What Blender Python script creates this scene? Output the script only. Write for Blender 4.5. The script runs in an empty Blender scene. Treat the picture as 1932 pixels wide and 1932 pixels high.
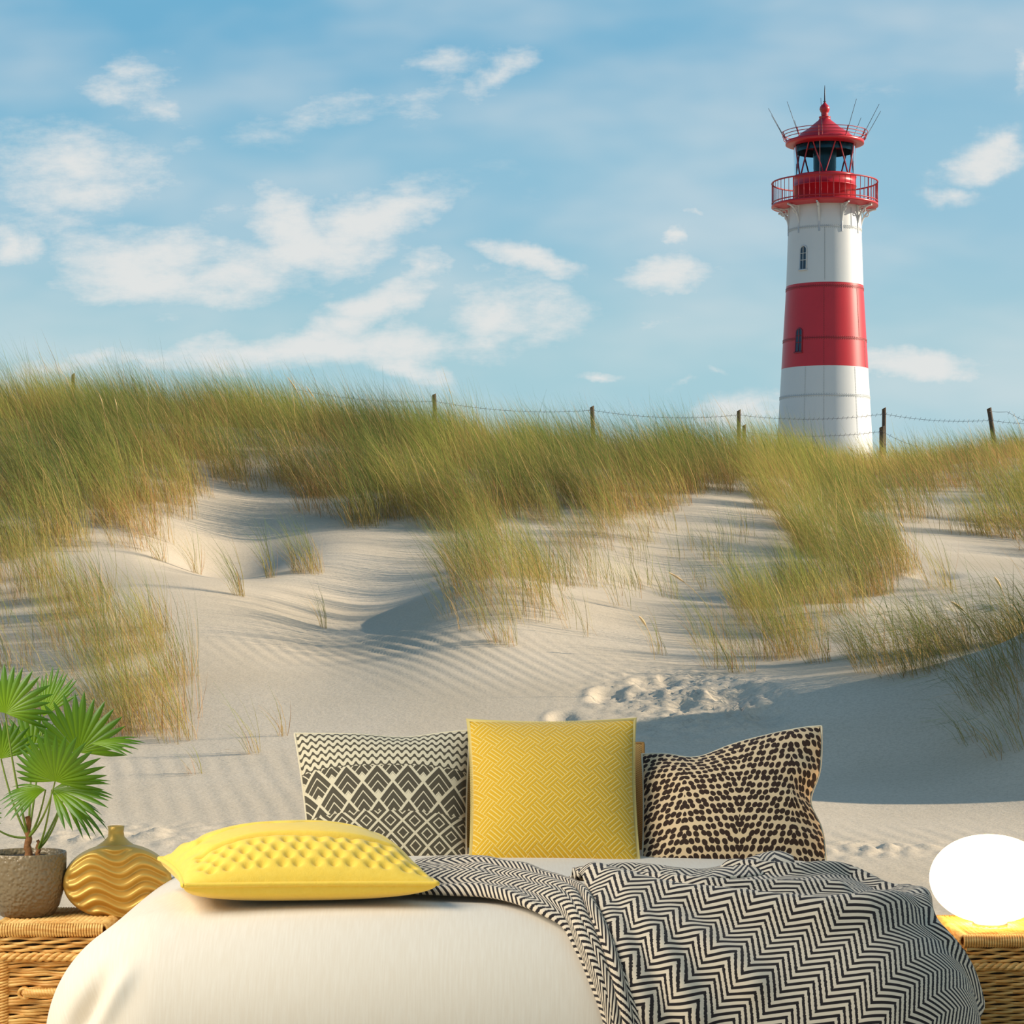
import bpy, math, random
import numpy as np
from mathutils import Vector
rng = np.random.default_rng(11)
random.seed(11)
C = bpy.context.scene.collection
PI = math.pi
# photograph geometry: focal length in px, horizon row, camera height
F, U0, VH, CH = 4500.0, 966.0, 1130.0, 1.2

def at(px, py, d):
    """Point seen at (px, py) at depth d from the camera."""
    return np.array([(px - U0) / F * d, d, CH - (py - VH) / F * d])

def proj(x, y, z):
    return U0 + F * x / y, VH - F * (z - CH) / y

# ------------------------------------------------------------------ objects
def tag(o, label=None, cat=None, group=None, kind=None):
    if label: o['label'] = label
    if cat: o['category'] = cat
    if group: o['group'] = group
    if kind: o['kind'] = kind
    return o

def empty(name, loc=(0, 0, 0)):
    o = bpy.data.objects.new(name, None)
    o.empty_display_size = .1
    C.objects.link(o)
    o.location = [float(c) for c in loc]
    return o

def link(name, me, parent=None):
    o = bpy.data.objects.new(name, me)
    C.objects.link(o)
    if parent is not None:
        o.parent = parent
        q = parent
        t = Vector((0, 0, 0))
        while q is not None:
            t += q.location
            q = q.parent
        o.matrix_parent_inverse.identity()
        o.location = -t if o.type == 'MESH' else o.location
    return o

class MB:
    """Collects shapes in world coordinates; build() links them as one mesh object."""
    def __init__(s):
        s.v = []; s.f = []; s.n = 0; s.uv = []
        s.has_uv = False
    def add(s, verts, faces, uvs=None):
        verts = np.asarray(verts, float).reshape(-1, 3)
        s.v.append(verts)
        n = s.n
        s.f.extend([tuple(int(i) + n for i in f) for f in faces])
        if uvs is not None:
            s.has_uv = True
            s.uv.append(np.asarray(uvs, float).reshape(-1, 2))
        else:
            s.uv.append(np.zeros((len(verts), 2)))
        s.n += len(verts)
    def grid(s, P, cu=False, cv=False, uv=None):
        P = np.asarray(P, float); n, m = P.shape[:2]
        fs = []
        for i in range(n if cu else n - 1):
            for j in range(m if cv else m - 1):
                i2, j2 = (i + 1) % n, (j + 1) % m
                fs.append((i * m + j, i2 * m + j, i2 * m + j2, i * m + j2))
        s.add(P.reshape(-1, 3), fs, uv)
    def tube(s, pts, r, seg=6, cap=True):
        pts = np.asarray(pts, float); n = len(pts)
        rr = np.broadcast_to(np.asarray(r, float), (n,))
        T = np.gradient(pts, axis=0)
        T /= np.linalg.norm(T, axis=1)[:, None] + 1e-12
        ref = np.array([0, 0, 1.0]) if abs(T[0][2]) < .9 else np.array([1.0, 0, 0])
        N = np.zeros_like(pts); B = np.zeros_like(pts)
        nn = np.cross(T[0], ref); nn /= np.linalg.norm(nn)
        for i in range(n):
            nn = nn - T[i] * np.dot(nn, T[i]); nn /= np.linalg.norm(nn) + 1e-12
            N[i] = nn; B[i] = np.cross(T[i], nn)
        a = np.arange(seg) * 2 * PI / seg
        P = pts[:, None, :] + rr[:, None, None] * (np.cos(a)[None, :, None] * N[:, None, :] + np.sin(a)[None, :, None] * B[:, None, :])
        n0 = s.n
        s.grid(P, cv=True)
        if cap:
            s.f.append(tuple(n0 + k for k in range(seg))[::-1])
            s.f.append(tuple(n0 + (n - 1) * seg + k for k in range(seg)))
    def lathe(s, prof, c, seg=48, ang=None):
        """prof: (radius, z) pairs about a vertical axis through c."""
        prof = np.asarray(prof, float)
        closed = ang is None
        a = np.linspace(0, 2 * PI, seg, endpoint=False) if closed else np.linspace(ang[0], ang[1], seg)
        P = np.zeros((len(prof), len(a), 3))
        P[:, :, 0] = c[0] + prof[:, 0][:, None] * np.cos(a)
        P[:, :, 1] = c[1] + prof[:, 0][:, None] * np.sin(a)
        P[:, :, 2] = c[2] + prof[:, 1][:, None]
        s.grid(P, cv=closed)
    def box(s, lo, hi):
        x0, y0, z0 = lo; x1, y1, z1 = hi
        v = [(x0,y0,z0),(x1,y0,z0),(x1,y1,z0),(x0,y1,z0),(x0,y0,z1),(x1,y0,z1),(x1,y1,z1),(x0,y1,z1)]
        s.add(v, [(0,3,2,1),(4,5,6,7),(0,1,5,4),(1,2,6,5),(2,3,7,6),(3,0,4,7)])
    def build(s, name, mat, parent=None, smooth=True, bevel=0.0, sub=0):
        me = bpy.data.meshes.new(name)
        V = np.concatenate(s.v)
        me.from_pydata(V.tolist(), [], s.f)
        if s.has_uv:
            U = np.concatenate(s.uv)
            l = me.uv_layers.new(name='UVMap')
            idx = np.zeros(len(me.loops), dtype=np.int32)
            me.loops.foreach_get('vertex_index', idx)
            l.data.foreach_set('uv', U[idx].astype(np.float32).ravel())
        for q_ in (mat if isinstance(mat, (list, tuple)) else [mat]): me.materials.append(q_)
        if getattr(s, 'cut', None) is not None:
            for p_ in me.polygons[s.cut:]: p_.material_index = 1
        if smooth:
            me.polygons.foreach_set('use_smooth', [True] * len(me.polygons))
        me.update()
        o = link(name, me, parent)
        if bevel:
            md = o.modifiers.new('edge', 'BEVEL'); md.width = bevel; md.segments = 2
        if sub:
            md = o.modifiers.new('soft', 'SUBSURF'); md.levels = sub; md.render_levels = sub
        return o

# ------------------------------------------------------------------ materials
def newmat(name):
    m = bpy.data.materials.new(name); m.use_nodes = True
    nt = m.node_tree; nt.nodes.clear()
    return m, nt

class NT:
    """Short hand for building node trees."""
    def __init__(s, nt): s.nt = nt
    def node(s, t, **kw):
        n = s.nt.nodes.new(t)
        for k, v in kw.items(): setattr(n, k, v)
        return n
    def put(s, sock, v):
        if hasattr(v, 'node'): s.nt.links.new(v, sock)
        else: sock.default_value = v
    def math(s, op, a, b=None, c=None, clamp=False):
        n = s.node('ShaderNodeMath', operation=op); n.use_clamp = clamp
        s.put(n.inputs[0], a)
        if b is not None: s.put(n.inputs[1], b)
        if c is not None: s.put(n.inputs[2], c)
        return n.outputs[0]
    def mix(s, fac, a, b):
        n = s.node('ShaderNodeMix', data_type='RGBA')
        s.put(n.inputs[0], fac)
        s.put(n.inputs[6], a if hasattr(a, 'node') else (*a, 1)); s.put(n.inputs[7], b if hasattr(b, 'node') else (*b, 1))
        return n.outputs[2]
    def noise(s, vec, scale, detail=3, rough=.55, out=0):
        n = s.node('ShaderNodeTexNoise'); n.inputs['Scale'].default_value = scale
        n.inputs['Detail'].default_value = detail; n.inputs['Roughness'].default_value = rough
        if vec is not None: s.put(n.inputs['Vector'], vec)
        return n.outputs[out]
    def ramp(s, v, lo, hi, a=0.0, b=1.0, smooth=True):
        n = s.node('ShaderNodeMapRange'); n.interpolation_type = 'SMOOTHSTEP' if smooth else 'LINEAR'
        s.put(n.inputs[0], v)
        for i, q in ((1, lo), (2, hi), (3, a), (4, b)): s.put(n.inputs[i], q)
        return n.outputs[0]
    def bump(s, h, strength=.5, dist=.01):
        n = s.node('ShaderNodeBump'); n.inputs['Strength'].default_value = strength
        n.inputs['Distance'].default_value = dist; s.put(n.inputs['Height'], h)
        return n.outputs[0]
    def out(s, sh):
        o = s.node('ShaderNodeOutputMaterial'); s.nt.links.new(sh, o.inputs[0])
    def principled(s, col, rough=.6, normal=None, **kw):
        p = s.node('ShaderNodeBsdfPrincipled')
        s.put(p.inputs['Base Color'], col if hasattr(col, 'node') else (*col, 1))
        s.put(p.inputs['Roughness'], rough)
        if normal is not None: s.put(p.inputs['Normal'], normal)
        for k, v in kw.items(): s.put(p.inputs[k.replace('_', ' ')], v)
        s.out(p.outputs[0])
        return p

def lin(r, g, b):
    f = lambda c: (c / 255 / 12.92) if c <= 10 else ((c / 255 + .055) / 1.055) ** 2.4
    return (f(r), f(g), f(b))

def simple(name, col, rough=.5, vary=.0, scale=30, bump=0, bscale=200, bdist=.002, **kw):
    m, nt = newmat(name); N = NT(nt)
    co = N.node('ShaderNodeTexCoord').outputs['Object']
    c = col
    if vary:
        f = N.noise(co, scale)
        c = N.mix(f, tuple(x * (1 - vary) for x in col), tuple(min(1, x * (1 + vary)) for x in col))
    nm = N.bump(N.noise(co, bscale), bump, bdist) if bump else None
    N.principled(c, rough, nm, **kw)
    return m

# ------------------------------------------------------------------ camera
cam = bpy.data.cameras.new('camera'); camo = bpy.data.objects.new('camera', cam)
C.objects.link(camo)
camo.location = (0, 0, CH); camo.rotation_euler = (PI / 2, 0, 0)
cam.sensor_width = 36; cam.lens = 36 * F / 1932
cam.shift_y = (VH - 966) / 1932
cam.clip_end = 2000; cam.clip_start = .05
bpy.context.scene.camera = camo
vs = bpy.context.scene.view_settings
vs.view_transform = 'Standard'; vs.look = 'None'; vs.exposure = 0; vs.gamma = 1; vs.use_curve_mapping = False
# ------------------------------------------------------------------ sky and light
SUN_AZ, SUN_EL = math.radians(7), math.radians(21)      # azimuth measured from +X towards +Y
world = bpy.data.worlds.new('sky'); bpy.context.scene.world = world
world.use_nodes = True
wt = world.node_tree; wt.nodes.clear(); N = NT(wt)
tc = N.node('ShaderNodeTexCoord').outputs['Generated']
sep = N.node('ShaderNodeSeparateXYZ'); wt.links.new(tc, sep.inputs[0])
X, Y, Z = sep.outputs
el = N.math('ARCSINE', N.math('MAXIMUM', N.math('MINIMUM', Z, .999), -.999))
cr = N.node('ShaderNodeValToRGB'); cr.color_ramp.interpolation = 'EASE'
els = cr.color_ramp.elements
stops = [(0.0, lin(190, 214, 216)), (.09, lin(164, 204, 214)), (.17, lin(140, 190, 214)), (.235, lin(114, 176, 209)), (.40, lin(72, 136, 184)), (1.0, lin(48, 100, 150))]
els[0].position, els[0].color = stops[0][0], (*stops[0][1], 1)
els[1].position, els[1].color = stops[-1][0], (*stops[-1][1], 1)
for p, c in stops[1:-1]:
    e = els.new(p); e.color = (*c, 1)
wt.links.new(N.math('MAXIMUM', el, 0.0), cr.inputs[0])
base = cr.outputs[0]
# thin brightening towards the sun's side
side = N.ramp(X, -.1, .55, 0, .55, smooth=False)
base = N.mix(side, base, lin(180, 208, 222))
# cloud field: patches given by bearing and elevation
Yp = N.math('MAXIMUM', Y, .02)
cu = N.math('DIVIDE', X, Yp); cv = N.math('DIVIDE', Z, Yp)
cmb = N.node('ShaderNodeCombineXYZ'); wt.links.new(cu, cmb.inputs[0]); wt.links.new(cv, cmb.inputs[1])
vec = cmb.outputs[0]
warp = N.noise(vec, 16, 6, .62, out=1)
wv = N.node('ShaderNodeVectorMath', operation='MULTIPLY_ADD')
wt.links.new(warp, wv.inputs[0]); wv.inputs[1].default_value = (.06, .030, 0); wv.inputs[2].default_value = (0, 0, 0)
wt.links.new(vec, wv.inputs[2])
cvec = N.node('ShaderNodeVectorMath', operation='SUBTRACT'); wt.links.new(wv.outputs[0], cvec.inputs[0]); cvec.inputs[1].default_value = (.03, .015, 0)
vecw = cvec.outputs[0]
CL = [(235,150,110,34,12,.62),(310,205,95,50,-25,.42),(130,320,150,62,-5,.85),(90,400,110,40,10,.55),(20,455,45,40,0,.95),
 (270,500,150,70,-8,.95),(420,520,150,48,8,.85),(570,440,110,62,-35,1.05),(720,405,125,48,22,.95),(640,480,130,45,15,.8),
 (690,575,110,32,15,.85),(640,610,70,40,20,.85),(520,665,190,34,5,.95),(730,650,120,36,0,.9),(760,700,90,26,-25,.8),(960,590,100,55,0,.95),
 (1000,490,95,20,-8,.85),(940,640,90,32,0,.75),(780,510,38,36,0,.7),(690,200,280,42,8,.42),(950,145,85,28,35,.68),(820,120,130,26,-5,.5),
 (1270,505,95,30,12,.85),(1285,440,34,18,-5,.85),(1860,290,75,34,22,.95),(1900,265,40,22,10,.9),(1795,378,45,16,-5,.6),(1740,692,105,26,0,.95),
 (1400,775,120,30,18,.7),(1932,140,22,48,0,.6),(110,690,200,24,-3,.65),(440,380,190,50,32,.4),(1240,606,90,11,10,.5),
 (1120,260,420,150,18,.2),(1700,120,320,80,18,.22),(1325,390,26,10,-15,.5),(1120,704,38,9,0,.6),(1325,699,34,8,-5,.6),(1265,720,26,9,30,.5),
 (300,690,260,20,0,.6),(560,620,260,60,0,.18),(60,640,90,30,0,.35)]
tot = None
for (px, py, rx, ry, ang, st) in CL:
    mp = N.node('ShaderNodeMapping'); mp.vector_type = 'TEXTURE'
    mp.inputs['Location'].default_value = ((px - U0) / F, (VH - py) / F, 0)
    mp.inputs['Rotation'].default_value = (0, 0, math.radians(ang))
    mp.inputs['Scale'].default_value = (rx * 1.95 / F, ry * 1.95 / F, 1)
    wt.links.new(vecw, mp.inputs[0])
    ln = N.node('ShaderNodeVectorMath', operation='LENGTH'); wt.links.new(mp.outputs[0], ln.inputs[0])
    v = N.ramp(ln.outputs['Value'], 1.0, 0.0, 0, st * 1.25, smooth=False)
    tot = v if tot is None else N.math('MAXIMUM', tot, v)
st_map = N.node('ShaderNodeMapping'); st_map.inputs['Scale'].default_value = (1, 2.4, 1); st_map.inputs['Rotation'].default_value = (0, 0, math.radians(-12))
wt.links.new(vec, st_map.inputs[0])
n1 = N.noise(st_map.outputs[0], 26, 9, .64)
n2 = N.noise(st_map.outputs[0], 9, 3, .5)
dens = N.math('ADD', tot, N.math('MULTIPLY', N.math('SUBTRACT', n1, .5), 1.9))
dens = N.math('MULTIPLY', N.ramp(dens, .10, 1.12), N.ramp(tot, .0, .45))
veil = N.math('MULTIPLY', N.ramp(n2, .34, .75), .42)
front = N.ramp(Y, .05, .3)
dens = N.math('MULTIPLY', N.math('MAXIMUM', dens, veil), front)
dens = N.math('MULTIPLY', dens, .93)
skycol = N.mix(dens, base, lin(229, 230, 228))
# below the horizon: the far ground
skycol = N.mix(N.ramp(Z, -.02, 0.0), lin(150, 150, 140), skycol)
bg = N.node('ShaderNodeBackground'); wt.links.new(skycol, bg.inputs[0]); bg.inputs[1].default_value = 1.0
wo = N.node('ShaderNodeOutputWorld'); wt.links.new(bg.outputs[0], wo.inputs[0])

sun = bpy.data.lights.new('sun', 'SUN'); sun.energy = 7.0; sun.angle = math.radians(.6); sun.color = (1.0, .86, .68)
suno = bpy.data.objects.new('sun', sun); C.objects.link(suno)
sdir = Vector((math.cos(SUN_EL) * math.cos(SUN_AZ), math.cos(SUN_EL) * math.sin(SUN_AZ), math.sin(SUN_EL)))
suno.rotation_euler = sdir.to_track_quat('Z', 'Y').to_euler(); suno.location = (8, 4, 8)
# area lamp added left of the bed, standing in for an unseen bedroom window
win = bpy.data.lights.new('window_stand_in', 'AREA'); win.energy = 145; win.size = 2.0; win.color = (1.0, .92, .79)
wino = bpy.data.objects.new('window_stand_in', win); C.objects.link(wino)
wino.location = (-2.6, 4.3, 2.7)
wino.rotation_euler = (Vector((-2.6, 4.3, 2.7)) - Vector((-.1, 5.5, .5))).to_track_quat('Z', 'Y').to_euler()
# ------------------------------------------------------------------ dunes
COLS = np.array([-500, 0, 250, 500, 800, 1100, 1300, 1450, 1650, 1932, 2400], float)
DK = np.array([4, 8, 9, 10.5, 12, 13, 13.8, 14.5, 15.5, 17, 19, 21, 23, 25, 28, 31, 36, 45, 60, 100, 150, 220], float)
T = lambda *a: list(a)
z0 = lambda d: VH + CH * F / d
PY = {}
PY[0]   = T(z0(4), z0(8), 1730, 1600, 1495, 1430, 1385, 1340, 1265, 1180, 1085, 1000, 925, 870, 800, 796, 815, 850, 890, 905, 905, 905)
PY[250] = T(z0(4), z0(8), 1730, 1600, 1495, 1430, 1380, 1330, 1255, 1175, 1085, 1010, 940, 876, 803, 800, 815, 850, 890, 905, 905, 905)
PY[500] = T(z0(4), z0(8), 1730, 1600, 1495, 1425, 1370, 1320, 1255, 1180, 1105, 1045, 980, 905, 812, 806, 818, 850, 890, 905, 905, 905)
PY[800] = T(z0(4), z0(8), 1730, 1600, 1495, 1425, 1365, 1315, 1255, 1200, 1140, 1060, 985, 925, 852, 845, 850, 860, 890, 905, 905, 905)
PY[1100]= T(z0(4), z0(8), 1730, 1600, 1500, 1430, 1365, 1310, 1262, 1210, 1140, 1065, 1000, 950, 884, 876, 876, 875, 895, 905, 905, 905)
PY[1300]= T(z0(4), z0(8), 1730, 1600, 1505, 1440, 1365, 1305, 1270, 1220, 1145, 1080, 1020, 965, 890, 880, 880, 880, 895, 905, 905, 905)
PY[1450]= T(z0(4), z0(8), 1730, 1605, 1520, 1455, 1365, 1290, 1265, 1225, 1160, 1090, 1030, 975, 898, 882, 878, 882, 895, 905, 905, 905)
PY[1650]= T(z0(4), z0(8), 1730, 1605, 1525, 1460, 1350, 1280, 1250, 1200, 1140, 1090, 1050, 1020, 985, 945, 900, 892, 896, 905, 905, 905)
PY[1932]= T(z0(4), z0(8), 1730, 1605, 1525, 1445, 1340, 1275, 1235, 1180, 1120, 1090, 1068, 1050, 1010, 955, 885, 852, 878, 905, 905, 905)
PY[-500]= PY[0]; PY[2400] = PY[1932]
TAB = np.array([PY[int(c)] for c in COLS])
DF = np.concatenate([np.arange(3, 40, .1), np.arange(40, 221, 1.0)])
def _smooth(row):
    zz = CH - (row - VH) * DK / F
    q = np.interp(DF, DK, zz)
    # soften the kinks with a small moving average that grows with distance
    for _ in range(2):
        k = np.array([.2, .2, .2, .2, .2]); q[2:-2] = np.convolve(q, k, 'valid')
    return q
ZT = np.array([_smooth(r) for r in TAB])

def vnoise(x, y, s, seed=0):
    r = np.random.default_rng(seed)
    out = np.zeros_like(x)
    for k in range(7):
        a = r.uniform(0, 2 * PI); f = s * r.uniform(.6, 1.6); p = r.uniform(0, 2 * PI)
        out += np.sin((x * math.cos(a) + y * math.sin(a)) * f * 2 * PI + p)
    return out / 7

def gauss(x, y, c, sx, sy, ang=0):
    ca, sa = math.cos(ang), math.sin(ang)
    dx, dy = x - c[0], y - c[1]
    a = (dx * ca + dy * sa) / sx; b = (-dx * sa + dy * ca) / sy
    return np.exp(-.5 * (a * a + b * b))

def sstep(v, a, b):
    t = np.clip((v - a) / (b - a), 0, 1); return t * t * (3 - 2 * t)

PITS = [(1062,1357,.075,.06),(1152,1312,.10,.08),(1128,1322,.06,.04),(1235,1290,.12,.07),(1215,1310,.09,.05),(1262,1282,.07,.05),(1420,1318,.22,.08),(1380,1300,.13,.06),
        (1340,1345,.08,.04),(1835,1148,.16,.06),(1760,1085,.2,.07),(1215,1372,.1,.04),(1290,1335,.08,.04),(1450,1345,.12,.05)]

def H(x, y, fine=True):
    x = np.asarray(x, float); y = np.asarray(y, float)
    u = U0 + F * x / np.maximum(y, 3)
    ui = np.clip(u, COLS[0], COLS[-1] - 1e-6)
    k = np.clip(np.searchsorted(COLS, ui, side='right') - 1, 0, len(COLS) - 2)
    t = (ui - COLS[k]) / (COLS[k + 1] - COLS[k]); t = t * t * (3 - 2 * t) * .6 + t * .4
    di = np.clip(y, DF[0], DF[-1] - 1e-6)
    j = np.clip(np.searchsorted(DF, di, side='right') - 1, 0, len(DF) - 2)
    w = (di - DF[j]) / (DF[j + 1] - DF[j])
    za = ZT[k, j] * (1 - w) + ZT[k, j + 1] * w
    zb = ZT[k + 1, j] * (1 - w) + ZT[k + 1, j + 1] * w
    z = za * (1 - t) + zb * t
    # the dune beside the frame that shades the hollow on the right, and an unseen mound added to keep the sun off the bed
    z = z + 1.75 * gauss(x, y, (4.4, 13.45), .82, .95)
    z = z + 3.7 * gauss(x, y, (4.9, 6.4), 1.05, 1.35)
    # rolling unevenness
    far = sstep(y, 13, 22)
    z = z + .035 * far * vnoise(x, y, .35, 3) + .09 * sstep(y, 18, 26) * vnoise(x, y, .16, 5)
    # hollows between the tongues of grass
    for (cx, cy, a, sx, sy) in [(690,1085,-.19,.46,1.6),(880,1085,.18,.55,1.6),(430,975,-.24,.45,1.0),(620,975,.08,.45,.9),(1300,945,-.20,.55,.9),(1020,1100,.16,.8,.9),(300,1180,.10,.8,.8),(1500,1130,.14,.6,.7)]:
        d0 = 21.0 if cy < 1000 else 18.0
        z = z + a * gauss(x, y, ((cx - U0) / F * d0, d0), sx, sy)
    if fine:
        py = VH - F * (z - CH) / np.maximum(y, 3)
        near = sstep(y, 7.5, 8.5)
        m1 = gauss(u, py, (690, 1212), 170, 24) + .5 * gauss(u, py, (960, 1265), 160, 30)
        m2 = sstep(py, 1390, 1450) * (1 - sstep(u, 500, 1100)) + sstep(py, 1540, 1580) * sstep(u, 1300, 1560)
        ph = (x * .92 + y * .39) / .115 * 2 * PI + 1.6 * vnoise(x, y, .5, 21)
        rip = np.sin(ph) + .3 * np.sin(2 * ph + .6)
        ph2 = (x * .98 + y * .2) / .115 * 2 * PI + 1.8 * vnoise(x, y, .45, 22)
        z = z + near * (.0048 * m1 * rip + .0020 * m2 * (np.sin(ph2) + .3 * np.sin(2 * ph2)) * (.5 + .5 * vnoise(x, y, .7, 9)))
        # trodden, crumbled sand
        rough = gauss(u, py, (1250, 1300), 90, 26) + 1.1 * gauss(u, py, (1400, 1325), 75, 34) + .8 * gauss(u, py, (1230, 1375), 120, 28)
        crumbs = np.abs(vnoise(x, y, 4.5, 31)) * .025 + np.abs(vnoise(x, y, 10, 32)) * .034 + np.abs(vnoise(x, y, 18, 33)) * .016
        z = z + rough * (crumbs - .018)
        led = gauss(u, py, (230, 1578), 110, 13) + gauss(u, py, (1650, 1603), 90, 10) + .6 * gauss(u, py, (520, 1565), 80, 8)
        z = z + led * (np.abs(vnoise(x, y, 4.2, 41)) * .05 + np.abs(vnoise(x, y, 11, 42)) * .012)
        for (px, pp, r, dep) in PITS:
            d0 = depth_of(px, pp)
            c = ((px - U0) / F * d0, d0)
            q = np.hypot(x - c[0], (y - c[1]) * .55) / r
            z = z - .5 * dep * np.exp(-q ** 4) + .12 * dep * np.exp(-((q - 1.35) / .3) ** 2) * sstep(c[0] - x, -r * .6, r)
    return z

_dd = np.concatenate([np.arange(8.2, 40, .03), np.arange(40, 60, .3)])
_cache = {}
def depth_of(px, py):
    """Nearest depth at which the sand is seen at the given row of the photograph."""
    key = (round(float(px)), round(float(py)))
    if key in _cache: return _cache[key]
    xs = (px - U0) / F * _dd
    q = VH - F * (H(xs, _dd, False) - CH) / _dd
    hit = np.nonzero(q <= py)[0]
    d = float(_dd[hit[0]]) if len(hit) else 30.0
    _cache[key] = d
    return d

def ground_pt(px, py):
    d = depth_of(px, py); x = (px - U0) / F * d
    return np.array([x, d, float(H(np.array([x]), np.array([d]))[0])])

def axis(parts):
    out = []
    for a, b, s in parts: out.append(np.arange(a, b, s))
    out.append([parts[-1][1]])
    return np.concatenate(out)
xs = axis([(-220, -40, 12), (-40, -12, 1.5), (-12, -6, .25), (-6, -3.6, .09), (-3.6, 3.9, .024), (3.9, 7, .09), (7, 14, .3), (14, 40, 1.5), (40, 220, 12)])
ys = axis([(-30, 0, 5), (0, 8, .4), (8, 9, .05), (9, 16.5, .026), (16.5, 24, .06), (24, 36, .15), (36, 60, .8), (60, 220, 5)])
GX, GY = np.meshgrid(xs, ys)
GZ = H(GX.ravel(), GY.ravel()).reshape(GX.shape)
n, m = GX.shape
me = bpy.data.meshes.new('sand_ground')
V = np.stack([GX, GY, GZ], -1).reshape(-1, 3).astype(np.float32)
ii, jj = np.meshgrid(np.arange(n - 1), np.arange(m - 1), indexing='ij')
q = np.stack([ii * m + jj, ii * m + jj + 1, (ii + 1) * m + jj + 1, (ii + 1) * m + jj], -1).reshape(-1, 4).astype(np.int32)
def fill_quads(me, V, q, smooth=True):
    me.vertices.add(len(V)); me.vertices.foreach_set('co', V.astype(np.float32).ravel())
    me.loops.add(q.size); me.loops.foreach_set('vertex_index', q.astype(np.int32).ravel())
    me.polygons.add(len(q)); me.polygons.foreach_set('loop_start', (np.arange(len(q)) * 4).astype(np.int32))
    if smooth: me.polygons.foreach_set('use_smooth', np.ones(len(q), dtype=bool))
    me.update(calc_edges=True)
fill_quads(me, V, q)
m_, nt = newmat('dune_sand'); N = NT(nt)
co = N.node('ShaderNodeTexCoord').outputs['Object']
big = N.noise(co, .5, 3); fine_ = N.noise(co, 55, 3, .7); mid = N.noise(co, 9, 4, .6)
col = N.mix(N.ramp(big, .3, .7), lin(202, 187, 163), lin(213, 199, 177))
col = N.mix(N.ramp(fine_, .35, .75, 0, .35), col, lin(150, 136, 112))
hgt = N.math('ADD', N.math('MULTIPLY', fine_, .5), N.math('MULTIPLY', mid, .8))
N.principled(col, .95, N.bump(hgt, .35, .012), Specular_IOR_Level=.1)
me.materials.append(m_)
sand = link('sand_ground', me)
tag(sand, 'pale rippled dune sand rising behind the bed', 'sand', kind='structure')
# ------------------------------------------------------------------ marram grass
m_grass, nt = newmat('marram_blades'); N = NT(nt)
at_ = N.node('ShaderNodeAttribute'); at_.attribute_name = 'blade'
d_ = N.node('ShaderNodeBsdfDiffuse'); nt.links.new(at_.outputs['Color'], d_.inputs[0])
t_ = N.node('ShaderNodeBsdfTranslucent'); nt.links.new(at_.outputs['Color'], t_.inputs[0])
mx = N.node('ShaderNodeMixShader'); mx.inputs[0].default_value = .38
nt.links.new(d_.outputs[0], mx.inputs[1]); nt.links.new(t_.outputs[0], mx.inputs[2]); N.out(mx.outputs[0])

GREEN = np.array(lin(98, 136, 58)); DEEP = np.array(lin(58, 96, 54)); OLIVE = np.array(lin(178, 176, 90)); STRAW = np.array(lin(222, 184, 124)); RUST = np.array(lin(190, 136, 92))
TT = np.array([0, .3, .65, 1.0])

def blades(x, y, z, L, th0, th1, az, w, c0, c1):
    """Curved tapering blades; arrays per blade. Returns vertices (n,8,3) and colours (n,8,3)."""
    n = len(x)
    P = np.zeros((n, 4, 3)); P[:, 0] = np.stack([x, y, z], -1)
    for k in range(1, 4):
        tm = (TT[k] + TT[k - 1]) / 2; th = th0 + (th1 - th0) * tm
        d = np.stack([np.sin(th) * np.cos(az), np.sin(th) * np.sin(az), np.cos(th)], -1)
        P[:, k] = P[:, k - 1] + d * (L * (TT[k] - TT[k - 1]))[:, None]
    ro = rng.uniform(0, PI, n)
    # width direction turns about the blade
    wd = np.stack([-np.sin(az) * np.cos(ro) + np.cos(az) * np.sin(ro) * .7, np.cos(az) * np.cos(ro) + np.sin(az) * np.sin(ro) * .7, .3 * np.sin(ro)], -1)
    wk = np.array([.8, 1.0, .75, .1])
    off = wd[:, None, :] * (w[:, None] * wk)[:, :, None] * .5
    V = np.stack([P - off, P + off], 2).reshape(n, 8, 3)
    tcol = np.array([0, .28, .7, 1.0])
    col = c0[:, None, :] * (1 - tcol)[None, :, None] + c1[:, None, :] * tcol[None, :, None]
    col = np.repeat(col, 2, axis=1)
    return V, col

def blade_object(name, parts):
    V = np.concatenate([p[0] for p in parts]); Cc = np.concatenate([p[1] for p in parts])
    n = len(V)
    b = (np.arange(n) * 8)[:, None]
    q = np.concatenate([b + np.array([[0, 1, 3, 2]]), b + np.array([[2, 3, 5, 4]]), b + np.array([[4, 5, 7, 6]])], 1).reshape(-1, 4)
    me = bpy.data.meshes.new(name)
    fill_quads(me, V.reshape(-1, 3), q, False)
    a = me.color_attributes.new('blade', 'FLOAT_COLOR', 'POINT')
    a.data.foreach_set('color', np.concatenate([Cc.reshape(-1, 3), np.ones((n * 8, 1))], 1).astype(np.float32).ravel())
    me.materials.append(m_grass)
    return link(name, me)

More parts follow.
